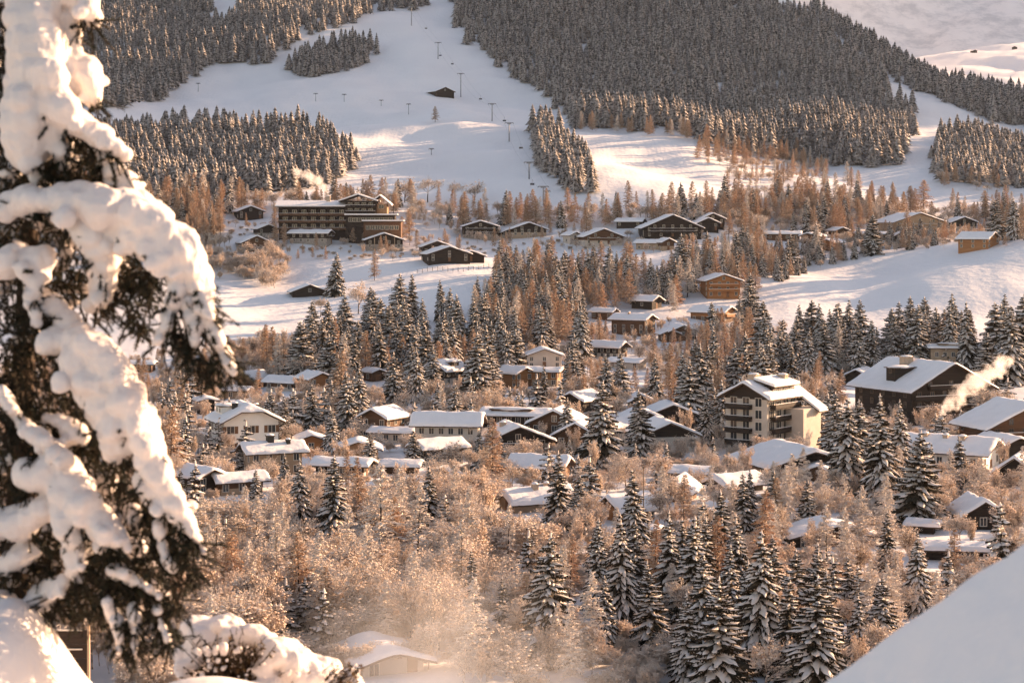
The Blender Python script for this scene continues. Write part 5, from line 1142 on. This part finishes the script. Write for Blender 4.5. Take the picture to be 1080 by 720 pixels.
def near_shrub():
    d0 = 10.6; root = link('snowy_garden_shrub', None); x, y, z = P(285, 735, d0); root.location = (x, y, z)
    tag(root, 'leafy brown garden shrub half buried under a heavy snow cap at the terrace edge', 'shrub')
    inv = Vector(root.location); r = random.Random(5)
    def W(px, py, dd=0): return Vector(P(px, py, d0+dd)) - inv
    s = d0/F; sn = MB()
    for cx, cy, rad, dd in ((228,668,17,.1),(212,680,16,.1),(248,676,17,.1),(200,694,12,.05),(266,690,15,.1),(283,682,15,.05),(298,686,17,0),(312,700,16,0),(330,708,17,0),(346,714,15,0),(362,718,13,0),(376,722,10,0),(232,655,8,.1),(222,690,16,.25),(260,700,18,.3),(300,712,20,.2),(275,705,12,-.05),(340,730,18,.1),(318,722,16,-.05),(285,722,12,-.15),(192,706,10,0),
        (212,664,16,.2),(238,664,16,.2),(262,682,18,.25),(280,690,18,.25),(300,698,20,.25),(320,706,20,.25),(340,714,20,.2),(270,672,12,.1),(232,684,20,.3),(200,704,14,.2)):
        for k in range(3): sn.ball(tuple(W(cx+r.uniform(-5,5), cy+r.uniform(-4,4), dd+r.uniform(-.07,.07))), (rad*s*r.uniform(.95,1.3), rad*s*r.uniform(1.0,1.5), rad*s*r.uniform(.8,1.1)), seg=9, rings=6)
    for k in range(60):
        sn.ball(tuple(W(r.uniform(205,285), r.uniform(680,722), -.22+r.uniform(-.05,.05))), s*r.uniform(1.5,3.6), seg=7, rings=5)
    for k in range(26):
        sn.ball(tuple(W(r.uniform(300,380), r.uniform(700,724), -.16+r.uniform(-.05,.05))), s*r.uniform(1.5,4), seg=7, rings=5)
    rough(remeshed(sn, 'snow_cap', [M['near_tree_snow']], root, .010, 26, .5), ((7, .03), (20, .012), (50, .005)))
    st = MB(); lf = MB()
    for k in range(210):
        b = W(r.uniform(222,275), 745, r.uniform(-.1,.1)); t = W(r.gauss(242,24), r.uniform(668,722), -.14+r.uniform(-.1,.16))
        if k > 130: t = W(r.uniform(286,384), r.uniform(698,730), -.08+r.uniform(-.08,.1)); b = W(r.uniform(290,370), 750, 0)
        m = (b+t)/2+Vector((r.uniform(-.05,.05), r.uniform(-.05,.05), .02))
        st.tube([tuple(b), tuple(m), tuple(t)], [.006,.004,.002], 4)
        for q in range(11):
            u = r.uniform(.45,1); p = m.lerp(t, u*2-1) if u > .5 else b.lerp(m, u*2)
            a = Vector((r.uniform(-1,1), r.uniform(-1,1), r.uniform(-.8,.5))).normalized(); L = r.uniform(.018,.036); w = a.cross(Vector((r.uniform(-1,1),r.uniform(-1,1),1))).normalized()*L*.3
            i = len(lf.v); lf.v += [tuple(p), tuple(p+a*L*.5+w), tuple(p+a*L), tuple(p+a*L*.5-w)]; lf.f.append((i,i+1,i+2,i+3)); lf.m.append(0)
    for k in range(9):   # bare twigs poking through the cap
        a = W(r.uniform(205,262), r.uniform(668,684), -.1); st.tube([tuple(a), tuple(a+Vector((r.uniform(-.04,.04),0,r.uniform(.05,.11))))], [.003,.0012], 3)
    st.build('stems', M['near_twig'], root)
    M['leaf'] = mat('shrub_leaf', (.035,.03,.015), (.20,.115,.05), 16, lo=.4, hi=.7, rough=.5, transl=.3)
    lf.build('leaves', M['leaf'], root)
near_shrub()

def fence_panel():
    d0 = 24; root = link('fence_panel', None); x, y, z = P(80, 760, d0); root.location = (x, y, z)
    tag(root, 'dark boarded fence panel with a pale end post behind the near snow mound', 'fence')
    inv = Vector(root.location); q = lambda px, py, dd=0: Vector(P(px, py, d0+dd))-inv
    a, b = q(10, 664), q(92, 800); n = 9
    mb = MB()
    for i in range(n): mb.box(a.x, b.x, 0, .05, b.z+(a.z-b.z)*i/n+.005, b.z+(a.z-b.z)*(i+1)/n-.006)
    mb.build('boards', M['wood_dark'], root)
    mb = MB(); mb.box(b.x+.003, b.x+.03, -.02, .03, b.z, a.z+.08); mb.build('post', M['plaster_tan'], root)
    for py in (664, 684):
        mb = MB(); zz = q(0, py).z; mb.box(a.x, b.x-.06, -.02, -.001, zz-.008, zz+.008); mb.build('rail', M['frame'], root)
fence_panel()

# ------------------------------------------------------------------ smoke and mist
def smoke_mat(name, dens, scale, col, lo=.42, hi=.62, fall=True):
    m = bpy.data.materials.new(name); m.use_nodes = True; nt = m.node_tree; N, L = nt.nodes, nt.links; N.clear()
    out = N.new('ShaderNodeOutputMaterial'); v = N.new('ShaderNodeVolumePrincipled'); v.inputs['Color'].default_value = (*col, 1); v.inputs['Anisotropy'].default_value = .25
    tc = N.new('ShaderNodeTexCoord'); n = N.new('ShaderNodeTexNoise'); n.inputs['Scale'].default_value = scale; n.inputs['Detail'].default_value = 4; n.inputs['Roughness'].default_value = .6; n.inputs['Distortion'].default_value = .6
    L.new(tc.outputs['Object'], n.inputs['Vector'])
    r = N.new('ShaderNodeMapRange'); r.inputs['From Min'].default_value = lo; r.inputs['From Max'].default_value = hi; L.new(n.outputs['Fac'], r.inputs['Value'])
    val = r.outputs['Result']
    if fall:
        g = N.new('ShaderNodeTexGradient'); g.gradient_type = 'QUADRATIC_SPHERE'
        mp = N.new('ShaderNodeMapping'); mp.inputs['Location'].default_value = (-1,-1,-1); mp.inputs['Scale'].default_value = (2,2,2)
        L.new(tc.outputs['Generated'], mp.inputs['Vector']); L.new(mp.outputs[0], g.inputs['Vector'])
        k = N.new('ShaderNodeMath'); k.operation = 'MULTIPLY'; L.new(val, k.inputs[0]); L.new(g.outputs['Fac'], k.inputs[1]); val = k.outputs[0]
    k = N.new('ShaderNodeMath'); k.operation = 'MULTIPLY'; L.new(val, k.inputs[0]); k.inputs[1].default_value = dens
    L.new(k.outputs[0], v.inputs['Density']); L.new(v.outputs[0], out.inputs['Volume']); return m
def plume(name, label, d, pts, dens, scale):
    s = d/F; o_ = Vector(P(pts[0][0], pts[0][1], d)); r = random.Random(3); C = []
    for (a, b) in zip(pts[:-1], pts[1:]):
        for i in range(2):
            q = [a[j]+(b[j]-a[j])*i/2 for j in range(3)]; C.append((Vector(P(q[0], q[1], d+r.uniform(-.3,.3)*q[2]*s))-o_, q[2]*s*1.45))
    lo = [min(c[k]-q for c, q in C) for k in range(3)]; hi = [max(c[k]+q for c, q in C) for k in range(3)]
    mb = MB(); mb.box(lo[0], hi[0], lo[1], hi[1], lo[2], hi[2])
    m = bpy.data.materials.new(name); m.use_nodes = True; nt = m.node_tree; N, L = nt.nodes, nt.links; N.clear()
    out = N.new('ShaderNodeOutputMaterial'); v = N.new('ShaderNodeVolumePrincipled'); v.inputs['Color'].default_value = (.97,.93,.90,1); v.inputs['Anisotropy'].default_value = .3
    tc = N.new('ShaderNodeTexCoord'); n = N.new('ShaderNodeTexNoise'); n.inputs['Scale'].default_value = scale; n.inputs['Detail'].default_value = 5; n.inputs['Roughness'].default_value = .62
    L.new(tc.outputs['Object'], n.inputs['Vector']); acc = None
    for c, q in C:
        vd = N.new('ShaderNodeVectorMath'); vd.operation = 'DISTANCE'; L.new(tc.outputs['Object'], vd.inputs[0]); vd.inputs[1].default_value = c
        f = N.new('ShaderNodeMath'); f.operation = 'MULTIPLY_ADD'; L.new(vd.outputs['Value'], f.inputs[0]); f.inputs[1].default_value = -1/q; f.inputs[2].default_value = 1
        if acc is None: acc = f.outputs[0]
        else:
            x = N.new('ShaderNodeMath'); x.operation = 'SMOOTH_MAX'; x.inputs[2].default_value = .15; L.new(acc, x.inputs[0]); L.new(f.outputs[0], x.inputs[1]); acc = x.outputs[0]
    k = N.new('ShaderNodeMath'); k.operation = 'MULTIPLY_ADD'; L.new(n.outputs['Fac'], k.inputs[0]); k.inputs[1].default_value = 2.2; k.inputs[2].default_value = -1.42
    a = N.new('ShaderNodeMath'); a.operation = 'ADD'; L.new(acc, a.inputs[0]); L.new(k.outputs[0], a.inputs[1])
    mr = N.new('ShaderNodeMapRange'); mr.inputs['From Min'].default_value = 0; mr.inputs['From Max'].default_value = .55; mr.inputs['To Max'].default_value = dens; L.new(a.outputs[0], mr.inputs['Value'])
    L.new(mr.outputs['Result'], v.inputs['Density']); L.new(v.outputs[0], out.inputs['Volume'])
    o = mb.build(name, m, None); o.location = o_; tag(o, label, kind='stuff')
plume('chimney_smoke', 'pale smoke plume drifting from the hotel chimney', 938, [(346,206,2.5),(343,199,4.5),(337,193,6.5),(329,188,6.5),(320,185,5.5),(310,180,5.5)], .35, .2)
plume('steam_plume', 'thick white steam plume rising in front of the very big dark chalet', hit(1000,492)[1]-1, [(994,434,4.5),(1002,424,8.5),(1014,416,10),(1024,406,10.5),(1036,398,10.5),(1048,391,9.5),(1058,384,9),(1066,379,8)], .65, .5)
def mist(name, label, c, r, dens, scale):
    mb = MB(); mb.ball((0,0,0), r, seg=20, rings=12); o = mb.build(name, smoke_mat(name, dens, scale, (.98,.95,.93), .30, .75), None, True); o.location = c; tag(o, label, kind='stuff')
mist('valley_mist', 'sunlit mist drifting over the frosted thicket in the hollow', P(452,690,150), (13,16,10), .062, .10)
mist('hollow_mist', 'thin wisp of mist beside the large front spruce', P(590,715,150), (7,9,6), .06, .16)

# ------------------------------------------------------------------ air, light, camera
def haze():
    mb = MB(); zmin, zmax = -75, 1420
    mb.box(-9900, 9900, -60, 8650, zmin, zmax); m = bpy.data.materials.new('haze'); m.use_nodes = True; nt = m.node_tree; nt.nodes.clear()
    out = nt.nodes.new('ShaderNodeOutputMaterial'); v = nt.nodes.new('ShaderNodeVolumePrincipled'); v.inputs['Density'].default_value = HAZE
    v.inputs['Color'].default_value = (.74,.84,1.0,1); v.inputs['Anisotropy'].default_value = .2
    nt.links.new(v.outputs[0], out.inputs['Volume']); o = mb.build('haze', m, None); tag(o, 'thin cold winter haze filling the valley air', kind='stuff')
HAZE = 1.2e-5
haze()
SUN_EL, SUN_AZ = 13.5, 30.0         # degrees above the horizon, and turned behind the scene from due right
sd = Vector((math.cos(R(SUN_AZ))*math.cos(R(SUN_EL)), math.sin(R(SUN_AZ))*math.cos(R(SUN_EL)), math.sin(R(SUN_EL))))
sun = bpy.data.lights.new('sun', 'SUN'); sun.energy = 4.6; sun.angle = R(.5); sun.color = (1.0, .64, .385)
so = bpy.data.objects.new('sun', sun); COL.objects.link(so); so.rotation_euler = sd.to_track_quat('Z', 'Y').to_euler(); so.location = (300, 300, 400)
w = bpy.data.worlds.new('World'); scene.world = w; w.use_nodes = True; nt = w.node_tree; bg = nt.nodes['Background']
sky = nt.nodes.new('ShaderNodeTexSky'); sky.sky_type = 'NISHITA'; sky.sun_disc = False; sky.sun_elevation = R(SUN_EL); sky.sun_rotation = R(90-SUN_AZ); sky.altitude = 1200; sky.dust_density = 2.0; sky.ozone_density = 1.0
mx = nt.nodes.new('ShaderNodeMix'); mx.data_type = 'RGBA'; mx.blend_type = 'MULTIPLY'; mx.inputs[0].default_value = 1; mx.inputs[7].default_value = (1.0,.775,.645,1)
nt.links.new(sky.outputs[0], mx.inputs[6]); nt.links.new(mx.outputs[2], bg.inputs['Color']); bg.inputs['Strength'].default_value = .10
cam = bpy.data.cameras.new('camera'); co = bpy.data.objects.new('camera', cam); COL.objects.link(co); scene.camera = co
co.location = (0, 0, 0); co.rotation_euler = (R(90), 0, 0)
cam.sensor_width = 36; cam.lens = 36*F/1080; cam.shift_y = -(360-HY)/1080; cam.clip_start = .1; cam.clip_end = 30000
cam.dof.use_dof = True; cam.dof.focus_distance = 420; cam.dof.aperture_fstop = 5.0
scene.view_settings.view_transform = 'Standard'; scene.view_settings.look = 'None'; scene.view_settings.gamma = 1
scene.view_settings.exposure = 1.95
scene.cycles.use_denoising = True; scene.cycles.max_bounces = 6; scene.cycles.diffuse_bounces = 3; scene.cycles.transmission_bounces = 3
scene.cycles.volume_bounces = 4; scene.cycles.volume_step_rate = 2; scene.cycles.volume_max_steps = 128
scene.render.film_transparent = False

# ------------------------------------------------------------------ labels of the trees: which tree, told by the building it stands by
ORD = ['', 'second ', 'third ', 'fourth ', 'fifth ', 'sixth ', 'seventh ', 'eighth ', 'ninth ', 'tenth ', 'eleventh ', 'twelfth ', 'thirteenth ', 'fourteenth ', 'fifteenth ']
def relation(t, h):
    dx, dy = t['x']-h['x'], t['y']-h['y']
    if abs(dx)*1.2 > abs(dy): return 'right of' if dx > 0 else 'left of'
    return 'behind' if dy > 0 else 'in front of'
def label_trees():
    cells = {}
    load = {}
    for t in sorted(TREES, key=lambda t: t['y']):
        best = None
        for h in HOUSES:
            rel = relation(t, h); k = (t['kind'], h['ref'], rel)
            c = math.hypot(t['x']-h['x'], t['y']-h['y']) * (1 if load.get(k, 0) < 6 else 2.5 if load.get(k, 0) < 14 else 50)
            if best is None or c < best[0]: best = (c, k)
        load[best[1]] = load.get(best[1], 0)+1; cells.setdefault(best[1], []).append(t)
    for (kind, ref, rel), ts in cells.items():
        ts.sort(key=lambda t: -t['h'])
        for i, t in enumerate(ts):
            pre = ''
            if len(ts) > 1: pre = (ORD[i]+'tallest ') if i < len(ts)-1 else 'shortest '
            t['o']['label'] = f'{pre}{t["word"]} {rel} the {ref}'.strip()
label_trees()
